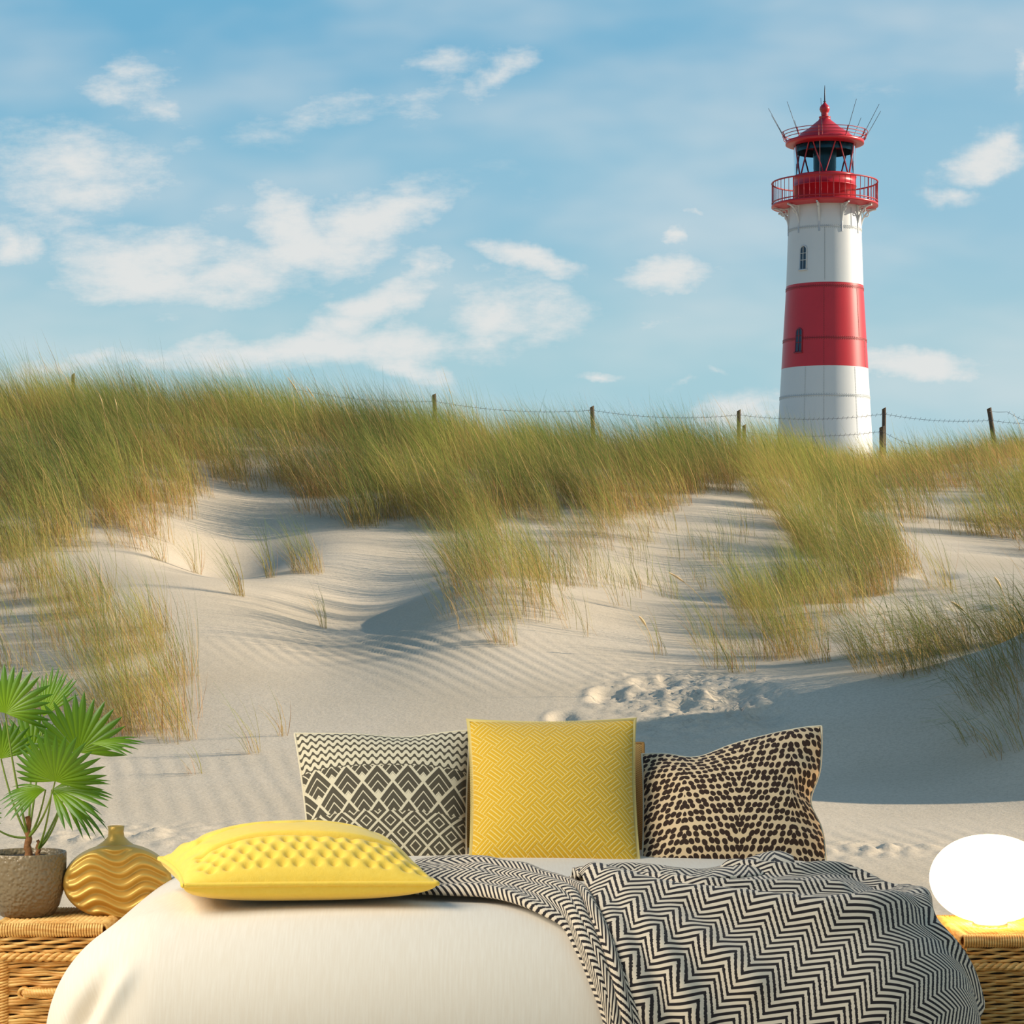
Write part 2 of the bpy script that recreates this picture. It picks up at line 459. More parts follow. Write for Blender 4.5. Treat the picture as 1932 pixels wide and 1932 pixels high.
def tuft(x, y, n, L, rad, green=.5, lean=1.0, dead=.3, wid=.005, heads=0, az0=PI, spread=.5):
    """One tuft rooted round (x, y): green to yellow blades over a skirt of dead straw."""
    nd = int(n * dead)
    def put(k, Lk, sp, c0, c1, leank, thj=0.16, rk=1.0, wk=1.0):
        r = rad * np.sqrt(rng.uniform(0, 1, k)) * rk; a = rng.uniform(0, 2 * PI, k)
        bx = x + r * np.cos(a); by = y + r * np.sin(a) * 1.2
        bz = H(bx, by, False) - .01
        LL = Lk * rng.uniform(.55, 1.08, k)
        fan = (bx - x) / max(rad, .01)
        th0 = np.clip(.20 * leank + rng.normal(0, thj, k) - fan * .12, -.5, 1.2)
        th1 = np.clip(th0 + (.62 * leank) * rng.uniform(.5, 1.5, k) + rng.normal(0, .12, k), -.3, 2.0)
        az = az0 + rng.normal(0, sp, k)
        return blades(bx, by, bz, LL, th0, th1, az, wid * wk * rng.uniform(.6, 1.25, k), c0, c1)
    k = n - nd
    g = np.clip(green + rng.normal(0, .28, k), 0, 1)[:, None]
    tip = np.where(g < .5, OLIVE * (1 - 2 * g) + GREEN * 2 * g, GREEN * (2 - 2 * g) + DEEP * (2 * g - 1))
    stw = rng.uniform(0, 1, k)[:, None]
    tip = np.where(stw < .10, STRAW * np.ones_like(tip), tip)
    tip = tip * rng.uniform(.6, 1.25, k)[:, None]
    base = tip * .45 + (.55 * STRAW * rng.uniform(.6, 1.0, k)[:, None])
    out = [put(k, L, spread, base, tip, lean)]
    if nd:
        f = rng.uniform(0, 1, nd)[:, None]
        cb = (STRAW * f + RUST * (1 - f)) * rng.uniform(.7, 1.1, nd)[:, None]
        out.append(put(nd, L * .55, spread * 1.3, cb * .9, cb, lean * .9, .28, 1.05, .9))
    if heads:
        cb = np.repeat((STRAW * 1.1)[None, :], heads, 0)
        Vh = put(heads, L * 1.28, spread * .6, cb * .8, cb, lean * .7, .08, .8, 1.0)
        # a seed head is the thickened upper third of the stalk
        V, cc = Vh
        mid = (V[:, 4] + V[:, 5]) / 2; tp = (V[:, 6] + V[:, 7]) / 2
        s = (V[:, 5] - V[:, 4]) * 1.2
        V[:, 4] = mid - s; V[:, 5] = mid + s
        out.append((V, cc))
    return (np.concatenate([o[0] for o in out]), np.concatenate([o[1] for o in out]))

def inside(px, py, poly):
    poly = np.asarray(poly, float); r = np.zeros(len(px), bool)
    x0, y0 = poly[-1]
    for x1, y1 in poly:
        c = ((y0 > py) != (y1 > py)) & (px < (x1 - x0) * (py - y0) / (y1 - y0 + 1e-9) + x0)
        r ^= c; x0, y0 = x1, y1
    return r

def scatter(dlo, dhi, per_m2, keep):
    """Random tuft sites between two depths, kept by a function of their place in view (u, row) and depth."""
    xm = .26 * dhi
    n = int(per_m2 * (dhi - dlo) * 2 * xm)
    y = rng.uniform(dlo, dhi, n); x = rng.uniform(-xm, xm, n)
    z = H(x, y, False)
    u, v = proj(x, y, z)
    p = keep(u, v, y)
    ok = rng.uniform(0, 1, n) < p
    return x[ok], y[ok], u[ok], v[ok]

LOWU = [-700,-60,100,135,160,215,255,345,375,440,520,600,690,760,830,1000,1170,1280,1300]
LOWV = [1060,1060,1060,1050,960,1015,1040,1030,960,915,940,975,1000,975,1000,990,975,965,905]
def keep_ridge(u, v, d):
    low = np.interp(u, LOWU, LOWV)
    return ((v < low) & (d < 33) & (u < 1300)) * 1.0
def patch(*polys):
    def k(u, v, d):
        p = np.zeros(len(u))
        for poly, w in polys: p = np.maximum(p, inside(u, v, poly) * w)
        return p
    return k

def grow(sites, L, n, rad, greenf, lean=1.0, dead=.3, wid=.0055, headp=.0, spread=.5, az0=PI):
    out = []
    for x, y, u, v in zip(*sites):
        g, dd_ = greenf(u, v)
        s = rng.uniform(.8, 1.2)
        out.append(tuft(x, y, int(n * rng.uniform(.7, 1.3)), L * s, rad * s, g, lean * rng.uniform(.75, 1.25), dd_, wid,
                        heads=(1 + int(rng.uniform(0, 2))) if rng.uniform() < headp else 0, spread=spread, az0=az0 + rng.normal(0, .15)))
    return out

def col_ridge(u, v):
    g = .55 + .25 * math.sin(u * .013 + v * .02) + .55 * (rng.uniform() - .5)
    if 420 < u < 760 and v > 840: g += .3
    return g, float(np.clip(.28 + .25 * math.sin(u * .021 + 2 + v * .013), .12, .6))
s1 = scatter(18.5, 33, 9.5, keep_ridge)
o = blade_object('marram_grass', grow(s1, .88, 100, .19, col_ridge, lean=1.3, headp=.07, wid=.0044))
tag(o, 'thick windswept marram grass covering the long dune ridge left of the lighthouse', 'grass', kind='stuff')

DENSE = [(1225,905),(1300,880),(1480,895),(1560,905),(1640,960),(1600,990),(1790,1120),(1640,1130),(1560,1080),(1480,1010),(1440,955),(1330,935)]
def keep_mid(u, v, d):
    a = inside(u, v, DENSE) | ((u > 1290) & (u < 1560) & (v < 935) & (d < 34) & (d > 25))
    return a * 1.0
s2 = scatter(17.5, 35, 8.0, keep_mid)
o = blade_object('marram_grass', grow(s2, .84, 96, .18, lambda u, v: (.5 + .3 * math.sin(u * .02) + .4 * (rng.uniform() - .5), .3), lean=1.3, headp=.06, wid=.0044))
tag(o, 'yellow green marram grass running down the slope in front of the lighthouse', 'grass', kind='stuff')

def keep_back(u, v, d):
    low = np.interp(u, [1500, 1560, 1640, 1700, 1780, 1860, 1932, 2300], [900, 930, 965, 990, 1000, 1030, 1055, 1060])
    return ((v < low) & (u > 1520) & (d > 24) & (d < 50)) * 1.0
s3 = scatter(24, 50, 3.4, keep_back)
o = blade_object('marram_grass', grow(s3, .72, 84, .24, lambda u, v: ((.22 if v < 925 else .55) + .35 * math.sin(u * .017 + v * .03), .6 if v < 925 else .25), lean=1.3, headp=.05, wid=.0062))
tag(o, 'dense brown and green grass on the far hill right of the lighthouse', 'grass', kind='stuff')

TONGUE = [(770,1000),(900,985),(1290,975),(1240,1010),(1140,1060),(1080,1150),(1000,1190),(950,1205),(860,1170),(800,1090)]
s4 = scatter(15.8, 24, 7.5, patch((TONGUE, 1.0)))
o = blade_object('marram_grass', grow(s4, .74, 66, .16, lambda u, v: (.55 + .3 * math.sin(u * .03) + .3 * (rng.uniform() - .5), .28), lean=1.3, headp=.06, wid=.0038))
tag(o, 'loose tongue of green and gold grass creeping down the middle sand slope', 'grass', kind='stuff')

SPARSE = [(1150,1030),(1390,1010),(1400,1120),(1230,1135),(1130,1110)]
s5 = scatter(16, 24, 8.0, patch((SPARSE, .6), ([(1010,1060),(1160,1050),(1200,1130),(1120,1200),(1010,1210)], .5), ([(1290,960),(1420,960),(1430,1010),(1310,1010)], .5)))
o = blade_object('marram_grass', grow(s5, .40, 20, .11, lambda u, v: (.55, .15), lean=.7, wid=.0038, headp=.03))
tag(o, 'sparse short young grass shoots on bright sand below the ridge', 'grass', kind='stuff')

CL1 = [(1400,1075),(1560,1090),(1620,1150),(1600,1215),(1500,1245),(1440,1215),(1400,1150)]
s6 = scatter(14.5, 21, 13.0, patch((CL1, 1.0), ([(1340,1215),(1560,1240),(1560,1265),(1330,1262)], .4)))
o = blade_object('marram_grass', grow(s6, .58, 78, .14, lambda u, v: (.45 + .4 * (rng.uniform() - .5), .32), lean=1.05, wid=.0034, headp=.04))
tag(o, 'bushy yellow green grass clump above the shaded hollow', 'grass', kind='stuff')

RIGHT = [(1590,1240),(1720,1230),(1830,1215),(1932,1205),(2110,1200),(2110,1420),(1960,1410),(1880,1350),(1800,1300),(1620,1272)]
s7 = scatter(12.6, 17.5, 17, patch((RIGHT, 1.0)))
o = blade_object('marram_grass', grow(s7, .70, 54, .13, lambda u, v: (.78, .14), lean=2.0, wid=.0038, headp=.03, spread=.6))
tag(o, 'long deep green grass hanging over the shaded hollow at the right', 'grass', kind='stuff')

LEFT = [(-120,1050),(60,1075),(200,1120),(290,1190),(330,1290),(350,1395),(250,1410),(190,1330),(120,1250),(40,1200),(-120,1240)]
CORE = [(170,1230),(300,1250),(352,1395),(245,1408),(200,1330)]
LFT2 = [(-120,1230),(90,1260),(160,1300),(150,1420),(-120,1430)]
s8 = scatter(13.4, 20, 14.0, patch((LEFT, .55), (CORE, 1.0), (LFT2, .3), ([(60,1180),(330,1200),(352,1400),(230,1412),(180,1330)], .9)))
o = blade_object('marram_grass', grow(s8, .64, 84, .14, lambda u, v: (.36 + .25 * math.sin(u * .04), .42), lean=1.1, wid=.0033, headp=.03))
tag(o, 'straw coloured grass stand on the near sand bank behind the potted palm', 'grass', kind='stuff')

# single tufts standing apart on open sand
TUFTS = [(452,1125,44,.56,.05,.55,1.0,.2,'slender green grass tuft alone in the middle of the bare left slope'),
 (512,1090,40,.56,.045,.65,.95,.2,'upright green grass tuft just left of the bushy one under the ridge'),
 (580,1080,170,.62,.14,.5,1.1,.3,'big bushy grass tuft at the edge of the shaded hollow under the ridge'),
 (371,1082,34,.50,.04,.4,1.0,.3,'thin leaning grass tuft on sand below the left ridge, its foot exposed'),
 (302,1058,44,.40,.07,.3,1.1,.4,'low straw grass tuft at the foot of the left ridge'),
 (610,1186,22,.42,.035,.5,.9,.15,'small thin grass tuft with a long shadow above the sand ripples'),
 (478,1422,26,.46,.05,.25,1.3,.5,'wispy dry grass tuft midway between grass stand and patterned cushion'),
 (533,1388,14,.38,.03,.25,1.0,.5,'tiny dry grass tuft just left of the black and white patterned cushion'),
 (372,1462,18,.28,.05,.2,1.2,.6,'sprawling withered grass wisp low on the sand right of the grass stand'),
 (1545,1250,60,.40,.09,.35,1.3,.4,'drooping pale grass tuft on the lip above the dotted cushion'),
 (1400,1268,54,.42,.10,.5,1.25,.2,'low green grass tuft beside the trodden sand'),
 (1245,1235,20,.40,.06,.35,1.0,.3,'faint thin grass tuft above the trampled footprints'),
 (950,1215,70,.46,.10,.45,1.1,.3,'grass tuft at the lowest point of the middle grass tongue'),
 (1900,1420,46,.55,.10,.55,1.9,.15,'sprawling grass tuft at the right hanging into deep shade'),
 (1830,1400,26,.45,.06,.7,1.9,.1,'dark green grass tuft lying across the shaded sand'),
 (1790,1120,26,.42,.09,.3,.8,.3,'small yellow grass tuft on bright sand at the right slope')]
for (px, py, n_, L_, r_, g_, ln_, dd_, lab) in TUFTS:
    p = ground_pt(px, py)
    o = blade_object('grass_tuft', [tuft(p[0], p[1], n_, L_, r_, g_, ln_, dd_, .0045 if n_ > 30 else .004, spread=.45)])
    tag(o, lab, 'grass tuft')

# tall flowering stalks that stand out singly
m_head = simple('dry_seed_head', lin(226, 190, 138), .9, .2, 60)
def stalk(px, py, tx, ty, lab, dd=0.0):
    p = ground_pt(px, py); d = p[1] + dd
    tip = at(tx, ty, d - .05)
    root = empty('flowering_stalk', p)
    mid = (p + tip) / 2 + np.array([.04, 0, .05])
    q = [(1 - s) ** 2 * p + 2 * s * (1 - s) * mid + s * s * tip for s in np.linspace(0, 1, 14)]
    a = MB(); a.tube(q[:11], .0022, 5); a.build('stem', m_head, root)
    b = MB(); b.tube(q[9:], [.003, .0075, .009, .007, .002], 6); b.build('seed_head', m_head, root)
    tag(root, lab, 'grass stalk')
stalk(1345, 1160, 1262, 1080, 'tall straw seed stalk arching over sand below the middle grass')
stalk(1905, 1180, 1876, 1088, 'tall straw seed stalk standing at the far right on sunlit sand')
stalk(1235, 1245, 1205, 1162, 'lone dry seed stalk left of the trampled sand lip')
stalk(1715, 1040, 1694, 982, 'single rusty seed stalk at the edge of the far right sand path')
stalk(1860, 1215, 1795, 1135, 'brown seed stalk rising from green grass at the right')
stalk(205, 838, 186, 742, 'pale seed stalk on the left ridge, the left one of a close pair')
stalk(226, 846, 215, 748, 'pale seed stalk on the left ridge, the right one of a close pair')
stalk(600, 812, 543, 712, 'slanting seed stalk against the sky, highest above the ridge crest')
stalk(628, 818, 577, 728, 'slanting seed stalk just below and right of the highest one on the crest')
stalk(1640, 900, 1598, 842, 'pale seed stalk before the lighthouse foot, the left one of two')
stalk(1668, 905, 1634, 852, 'pale seed stalk before the lighthouse foot, the right one of two')
# ------------------------------------------------------------------ lighthouse
LD = 136.0; S = LD / F
LX = (1556 - U0) * S
def LZ(py): return CH - (py - VH) * S
m_white = simple('white_paint', (.60, .61, .60), .45, .04, .6)
m_red = simple('red_paint', (.50, .012, .022), .35, .12, .8)
m_redd = simple('red_iron', (.42, .014, .022), .45)
m_glass, nt = newmat('lantern_glass'); N = NT(nt)
gl = N.node('ShaderNodeBsdfGlass'); gl.inputs['IOR'].default_value = 1.05; gl.inputs['Roughness'].default_value = 0; gl.inputs[0].default_value = (.80, .90, .94, 1); N.out(gl.outputs[0])
m_pane = simple('window_pane', (.02, .035, .06), .08)
m_lens = simple('lens_dark_green', (.02, .05, .06), .15)
m_steel = simple('dark_rod', (.07, .06, .07), .5)
lh = empty('lighthouse', (LX, LD, LZ(905)))
tag(lh, 'tall round white lighthouse with one red band and a red lantern room', 'lighthouse')
base_c = (LX, LD, 0)
RAD_PY = np.array([400, 545, 700, 840, 905]); RAD_R = np.array([67.5, 72.5, 81.5, 89.5, 93]) * S
def rad(py): return float(np.interp(py, RAD_PY, RAD_R))
def rivet(b, c, a):
    n_ = np.array([math.cos(a), math.sin(a), 0]); t_ = np.array([-math.sin(a), math.cos(a), 0]); k = .022
    up = np.array([0, 0, 1])
    b.add([c - t_ * k - up * k, c + t_ * k - up * k, c + t_ * k + up * k, c - t_ * k + up * k, c + n_ * .022],
          [(0, 1, 4), (1, 2, 4), (2, 3, 4), (3, 0, 4)])
def shell(name, py0, py1, mat, mat2, rings, verts, extra=0.0):
    """One painted section of the tower with its riveted plate seams."""
    b = MB(); b.lathe([(rad(p) + extra, LZ(p)) for p in np.linspace(py0, py1, 14)], base_c, 96)
    b.cut = len(b.f)
    for py in rings:
        z = LZ(py); r = rad(py)
        b.lathe([(r + .002, z - .03), (r + .022, z - .02), (r + .022, z + .02), (r + .002, z + .03)], base_c, 96)
        for k in range(110):
            a = 2 * PI * k / 110
            for dz in (-.07, .07): rivet(b, np.array([LX + (r + .01) * math.cos(a), LD + (r + .01) * math.sin(a), z + dz]), a)
    for (a, p0, p1) in verts:
        for t in np.linspace(0, 1, 46):
            py = p0 + (p1 - p0) * t; r = rad(py) + .01
            rivet(b, np.array([LX + r * math.cos(a), LD + r * math.sin(a), LZ(py)]), a)
    return b.build(name, [mat, mat2], lh)
m_wr = simple('white_rivets', (.42, .44, .44), .5); m_rr = simple('red_rivets', (.22, .007, .011), .5)
sh_low = shell('tower_base', 697, 905, m_white, m_wr, [752], [(-.95, 700, 830), (-1.72, 700, 830), (-2.15, 700, 830)])
sh_red = shell('red_band', 541, 697, m_red, m_rr, [548, 645], [(-.75, 548, 640), (-.5, 645, 695), (-1.72, 548, 695)], .003)
sh_up = shell('tower_top', 388, 541, m_white, m_wr, [437], [(-1.7, 440, 536), (-.9, 400, 436)])
# arched windows, facing left of the viewer
def arch_window(pyc, ang, par, frame_m):
    w, h = .19, .62; z = LZ(pyc)
    n_ = np.array([math.cos(ang), math.sin(ang), 0]); t_ = np.array([-math.sin(ang), math.cos(ang), 0])
    r = rad(pyc); slope = (rad(pyc + 10) - rad(pyc - 10)) / (20 * S)
    def P(a, c, o): return np.array([LX, LD, z]) + n_ * (r - slope * c + o) + t_ * a + np.array([0, 0, c])
    ol = [(-w, -h), (w, -h)] + [(w * math.cos(t), h - w + w * 1.15 * math.sin(t)) for t in np.linspace(0, PI, 13)]
    b = MB(); q = [P(a, c, .03) for a, c in ol]; b.add(q, [tuple(range(len(q)))])
    pane = b.build('window', m_pane, lh, smooth=False)
    f = MB()
    ring = [P(a * 1.12, c * 1.05, .03) for a, c in ol]; f.tube(ring + [ring[0]], .035, 4)
    f.tube([P(0, -h, .045), P(0, h, .045)], .022, 4)
    for c in (-.2 * h, .42 * h): f.tube([P(-w, c, .045), P(w, c, .045)], .02, 4)
    sx = [P(-w * 1.5, -h * 1.1, .06), P(w * 1.5, -h * 1.1, .06)]; f.tube(sx, .045, 4)
    f.build('window_frame', frame_m, pane)
arch_window(494, -PI / 2 - .72, sh_up, m_white)
arch_window(648, -PI / 2 - .78, sh_red, simple('faded_red_frame', (.22, .03, .05), .5))
# gallery deck, brackets and railing
GR = 100 * S; zd = LZ(388)
b = MB(); b.lathe([(rad(390) - .1, zd - .10), (rad(390) + .3, zd - .22), (GR - .1, zd - .09), (GR, zd - .09), (GR, zd + .03), (GR - .08, zd + .03), (.3, zd + .05)], base_c, 96)
b.build('gallery_deck', m_red, lh)
for k in range(10):
    a = -PI / 2 + .35 + 2 * PI * k / 10
    n_ = np.array([math.cos(a), math.sin(a), 0]); b = MB()
    def P(r, z): return np.array([LX, LD, z]) + n_ * r
    r0 = rad(400); arc = [P(r0 + .02 + (GR - .1 - r0) * (1 - math.cos(t)), zd - 1.35 + 1.15 * math.sin(t)) for t in np.linspace(0, PI / 2, 12)]
    b.tube(arc, .06, 6); b.tube([P(r0 + .03, zd - 1.75), P(r0 + .03, zd - .15)], .06, 6); b.tube([P(r0, zd - .2), P(GR - .1, zd - .2)], .05, 6)
    ringc = P(r0 + .33, zd - .45); t_ = np.array([0, 0, 1.0])
    b.tube([ringc + .17 * (n_ * math.cos(q) + t_ * math.sin(q)) for q in np.linspace(0, 2 * PI, 13)], .035, 5, False)
    b.build('gallery_bracket', m_white, lh)
rail = MB(); zr = LZ(345.5)
def ring(b, r, z, th, seg=72):
    b.tube([(LX + r * math.cos(t), LD + r * math.sin(t), z) for t in np.linspace(0, 2 * PI, seg + 1)], th, 6, False)
ring(rail, GR - .03, zr, .045); ring(rail, GR - .03, zd + .16, .035)
ro = rail.build('gallery_railing', m_redd, lh)
for k in range(56):
    a = 2 * PI * (k + .3) / 56; b = MB()
    r = GR - .03; th = .035 if k % 7 == 0 else .017
    b.tube([(LX + r * math.cos(a), LD + r * math.sin(a), zd), (LX + r * math.cos(a), LD + r * math.sin(a), zr)], th, 5)
    b.build('baluster', m_redd, ro)
# lantern room
LR = 58.5 * S; zg0, zg1 = LZ(333), LZ(270)
b = MB(); b.lathe([(LR, zd), (LR, LZ(354)), (LR + .03, LZ(354)), (LR + .03, LZ(352)), (LR, LZ(352)), (LR, LZ(338)), (LR + .03, LZ(337)), (LR + .03, zg0), (.1, zg0)], base_c, 72)
lw = b.build('lantern_wall', m_red, lh)
b = MB(); b.lathe([(LR - .03, zg0), (LR - .03, zg1)], base_c, 72)
b.lathe([(LR - .05, zg1), (LR - .05, zg0)], base_c, 72)
b.build('lantern_glass', m_glass, lh)
for k in range(14):
    a0 = -PI / 2 - .10 + 2 * PI * k / 14; a1 = a0 + (2 * PI / 14) * .8
    if k % 2: a0, a1 = a1, a0
    P0 = (LX + (LR - .04) * math.cos(a0), LD + (LR - .04) * math.sin(a0), zg0); P1 = (LX + (LR - .04) * math.cos(a1), LD + (LR - .04) * math.sin(a1), zg1)
    b = MB(); b.tube([P0, P1], .045, 5); b.build('glazing_bar', m_redd, lh)
b = MB(); b.lathe([(.0, zg0), (.64, zg0), (.64, zg0 + .3), (.64, (zg0 + zg1) / 2), (.64, zg1 - .2), (.6, zg1), (0, zg1)], base_c, 40)
for q in np.linspace(.25, .8, 12): b.lathe([(.58, zg0 + (zg1 - zg0) * q - .025), (.66, zg0 + (zg1 - zg0) * q), (.58, zg0 + (zg1 - zg0) * q + .025)], base_c, 40)
b.build('beacon_lens', m_lens, lh)
b = MB(); b.lathe([(LR - .12, LZ(288)), (LR - .10, zg1 + .1), (.2, zg1 + .1)], base_c, 60); b.lathe([(LR - .14, zg1 + .1), (LR - .16, LZ(288))], base_c, 60)
b.build('lantern_blind', m_lens, lh)
# roof
RE = 73.5 * S
b = MB(); b.lathe([(.3, LZ(274)), (LR - .05, LZ(274)), (LR + .05, LZ(277)), (RE - .1, LZ(273.5)), (RE, LZ(273)), (RE, LZ(267)), (RE - .15, LZ(266)), (56 * S, LZ(264)), (54 * S, LZ(260)),
   (44 * S, LZ(251)), (31 * S, LZ(243)), (20 * S, LZ(233.5)), (12 * S, LZ(227)), (10 * S, LZ(223)), (11 * S, LZ(222)), (11 * S, LZ(220.5)), (7 * S, LZ(219.5)), (5.5 * S, LZ(217)), (7 * S, LZ(216)), (5.5 * S, LZ(214.5)),
   (8 * S, LZ(211)), (9.8 * S, LZ(206)), (8.5 * S, LZ(201)), (4.5 * S, LZ(197)), (1.5 * S, LZ(193)), (0, LZ(192.5))], base_c, 72)
rf = b.build('lantern_roof', m_red, lh)
b = MB(); b.tube([(LX, LD, LZ(193)), (LX, LD, LZ(170)), (LX, LD, LZ(161))], [.045, .03, .012], 6); b.lathe([(.02, LZ(193)), (.09, LZ(191.5)), (.02, LZ(190))], base_c, 12)
b.build('lightning_rod', m_steel, rf)
rr = 77 * S
b = MB()
for q in (250, 255.5, 261): ring(b, rr * (1 + (261 - q) * .004), LZ(q + 1.0), .022)
rr_o = b.build('roof_railing', m_redd, lh)
for k in range(10):
    a = 2 * PI * k / 10 + .12; n_ = np.array([math.cos(a), math.sin(a), 0]); c = np.array([LX, LD, 0])
    b = MB(); b.tube([c + n_ * (RE - .05) + [0, 0, LZ(270)], c + n_ * rr * 1.05 + [0, 0, LZ(250)]], .03, 5); b.build('railing_post', m_redd, rr_o)
    b = MB(); b.tube([c + n_ * rr + [0, 0, LZ(262)], c + n_ * (rr + .95) + [0, 0, LZ(207)]], [.02, .012], 5); b.build('antenna_rod', m_steel, rr_o)
b = MB()
a = -PI / 2 - .28; P = lambda r, py: (LX + r * math.cos(a), LD + r * math.sin(a), LZ(py))
b.tube([P(RE + .03, 250), P(RE + .03, 268), P(LR + .08, 276), P(LR + .08, 330), P(LR + .08, 386)], .022, 5)
b.build('conductor_pipe', simple('pale_pink_pipe', (.55, .2, .18), .5), lh)

# ------------------------------------------------------------------ fence
m_post = simple('weathered_post', lin(92, 78, 66), .9, .3, 12, .5, 60, .01)
def fence_post(px, ptop, d, w, lean, lab, short=False):
    t = at(px, ptop, d); x0 = t[0] + lean
    zb = float(H(np.array([x0]), np.array([d]))[0]) - .1
    b = MB(); k = 9; P = np.zeros((k, 8, 3))
    for i in range(k):
        s = i / (k - 1); c = np.array([x0 + (t[0] - x0) * s, d, zb + (t[2] - zb) * s])
        for j in range(8):
            a = 2 * PI * j / 8; r = w * (1 + .08 * math.sin(3.1 * i + j * 1.7))
            P[i, j] = c + np.array([r * math.cos(a), r * math.sin(a), (.02 * math.cos(a) if i == k - 1 else 0)])
    b.grid(P, cv=True); b.f.append(tuple((k - 1) * 8 + j for j in range(8)))
    o = b.build('fence_post', m_post); tag(o, lab, 'fence post')
    return t
FD = 46.0
fence_post(138, 706, 33, .025, 0, 'thin post top barely showing above the left grass ridge')
A = fence_post(819, 744, FD, .04, .06, 'grey fence post on the ridge, farthest from the lighthouse of those clear above the grass')
B = fence_post(1117, 767, FD, .04, .05, 'pale fence post midway along the ridge, between two wider gaps')
Cc_ = fence_post(1394, 774, FD, .038, .0, 'tall dark fence post left of the lighthouse foot')
C2 = fence_post(1404, 802, FD - .3, .036, .0, 'short stump of a post beside the tall one left of the lighthouse')
D_ = fence_post(1668, 770, FD, .04, .0, 'tall fence post just right of the lighthouse foot')
D2 = fence_post(1664, 805, FD - .3, .05, .0, 'short thick post against the tall one right of the lighthouse')
E_ = fence_post(1866, 770, FD, .045, .16, 'leaning dark fence post on the far right hill')
m_wire = simple('rusty_wire', (.12, .11, .12), .6)
def wire(pts, d, name, lab, r=.0034):
    b = MB(); P = []
    for (p, q_) in zip(pts[:-1], pts[1:]):
        a, c = at(*p, d), at(*q_, d)
        for s in np.linspace(0, 1, max(2, int(abs(q_[0] - p[0]) / 18)), endpoint=False): P.append(a + (c - a) * s - np.array([0, 0, .10 * 4 * s * (1 - s) * min(1, np.linalg.norm(c - a) / 3)]))
    P.append(at(*pts[-1], d)); b.tube(P, r, 5)
    for i in range(2, len(P) - 2):
        for s in (.2, .7):
            c = P[i] + (P[i + 1] - P[i]) * s
            b.tube([c + np.array([-.02, 0, -.035]), c, c + np.array([.02, 0, .035])], r * .8, 4)
    o = b.build(name, m_wire); tag(o, lab, 'wire')
wire([(560, 735), (819, 757), (1117, 774), (1394, 783), (1668, 781), (1869, 793), (1990, 797)], FD - .06, 'barbed_wire', 'upper strand of barbed wire strung between the fence posts above the ridge')
wire([(1404, 815), (1664, 814), (1730, 843)], FD - .36, 'barbed_wire', 'lower strand of barbed wire crossing in front of the lighthouse foot')
wire([(1867, 776), (1900, 777), (1990, 815)], FD - .08, 'barbed_wire', 'loose sagging wire end hanging off the leaning post at the far right')
# ------------------------------------------------------------------ bed
BX, BW, BR, BZ, BY0, BY1 = -.008, .70, .27, .545, 5.02, 6.55     # centre, half flat width, edge radius, top, foot and head of the flat
def bed_surf(a, b, off=0.0):
    """Cloth coordinates (a across, b along, metres) laid over the rounded bed; returns points."""
    a = np.asarray(a, float); b = np.asarray(b, float)
    ex = np.sign(a) * np.maximum(np.abs(a) - BW, 0)
    ey = np.where(b < BY0, b - BY0, np.where(b > BY1 - .1, b - BY1 + .1, 0))
    e = np.hypot(ex, ey) + 1e-9
    # quarter round, then a slightly flared fall
    tmax = math.radians(82)
    th = np.minimum(e / BR, tmax); rest = np.maximum(e - BR * tmax, 0)
    h = BR * np.sin(th) + rest * math.cos(tmax) * 1.0
    v = BR * (1 - np.cos(th)) + rest * math.sin(tmax)
    nx, ny = ex / e, ey / e
    cx = np.clip(a, -BW, BW); cy = np.clip(b, BY0, BY1 - .1)
    crown = .012 * np.cos(np.clip(a / BW, -1, 1) * PI / 2)
    st, ct = np.sin(th), np.cos(th)
    hh = h + off * st
    x = BX + cx + nx * hh; y = cy + ny * hh
    z = BZ + crown - v + off * ct
    return np.stack([x, y, z], -1)
# table used to find the place on the cover seen at a pixel
_A, _B = np.meshgrid(np.linspace(-1.4, 1.4, 561), np.linspace(4.2, 6.6, 481))
_P = bed_surf(_A, _B); _U, _V = proj(_P[..., 0], _P[..., 1], _P[..., 2])
_front = np.ones_like(_U, bool)
def bed_ab(px, py):
    q = (_U - px) ** 2 + (_V - py) ** 2
    k = np.argmin(q); return float(_A.flat[k]), float(_B.flat[k])

m_cover, nt = newmat('cream_cotton'); N = NT(nt)
co = N.node('ShaderNodeTexCoord').outputs['UV']
wx = N.node('ShaderNodeTexWave'); wx.inputs['Scale'].default_value = 160; wx.inputs['Distortion'].default_value = 2; nt.links.new(co, wx.inputs[0])
wv_ = N.noise(co, 300, 2)
sl = N.node('ShaderNodeMapping'); sl.inputs['Scale'].default_value = (220, 14, 1); nt.links.new(co, sl.inputs[0])
slub = N.noise(sl.outputs[0], 1, 3)
col = N.mix(N.ramp(slub, .3, .75), lin(228, 212, 187), lin(233, 219, 196))
N.principled(col, .85, N.bump(N.math('ADD', wv_, slub), .06, .002), Sheen_Weight=.15)

bed = empty('bed', (BX, 5.8, 0))
tag(bed, 'wide bed under a smooth cream cover standing on the sand', 'bed')
na, nb = 150, 130
aa = np.linspace(-1.30, 1.30, na); bb = np.linspace(4.38, 6.95, nb)
A_, B_ = np.meshgrid(aa, bb, indexing='ij')
P = bed_surf(A_, B_)
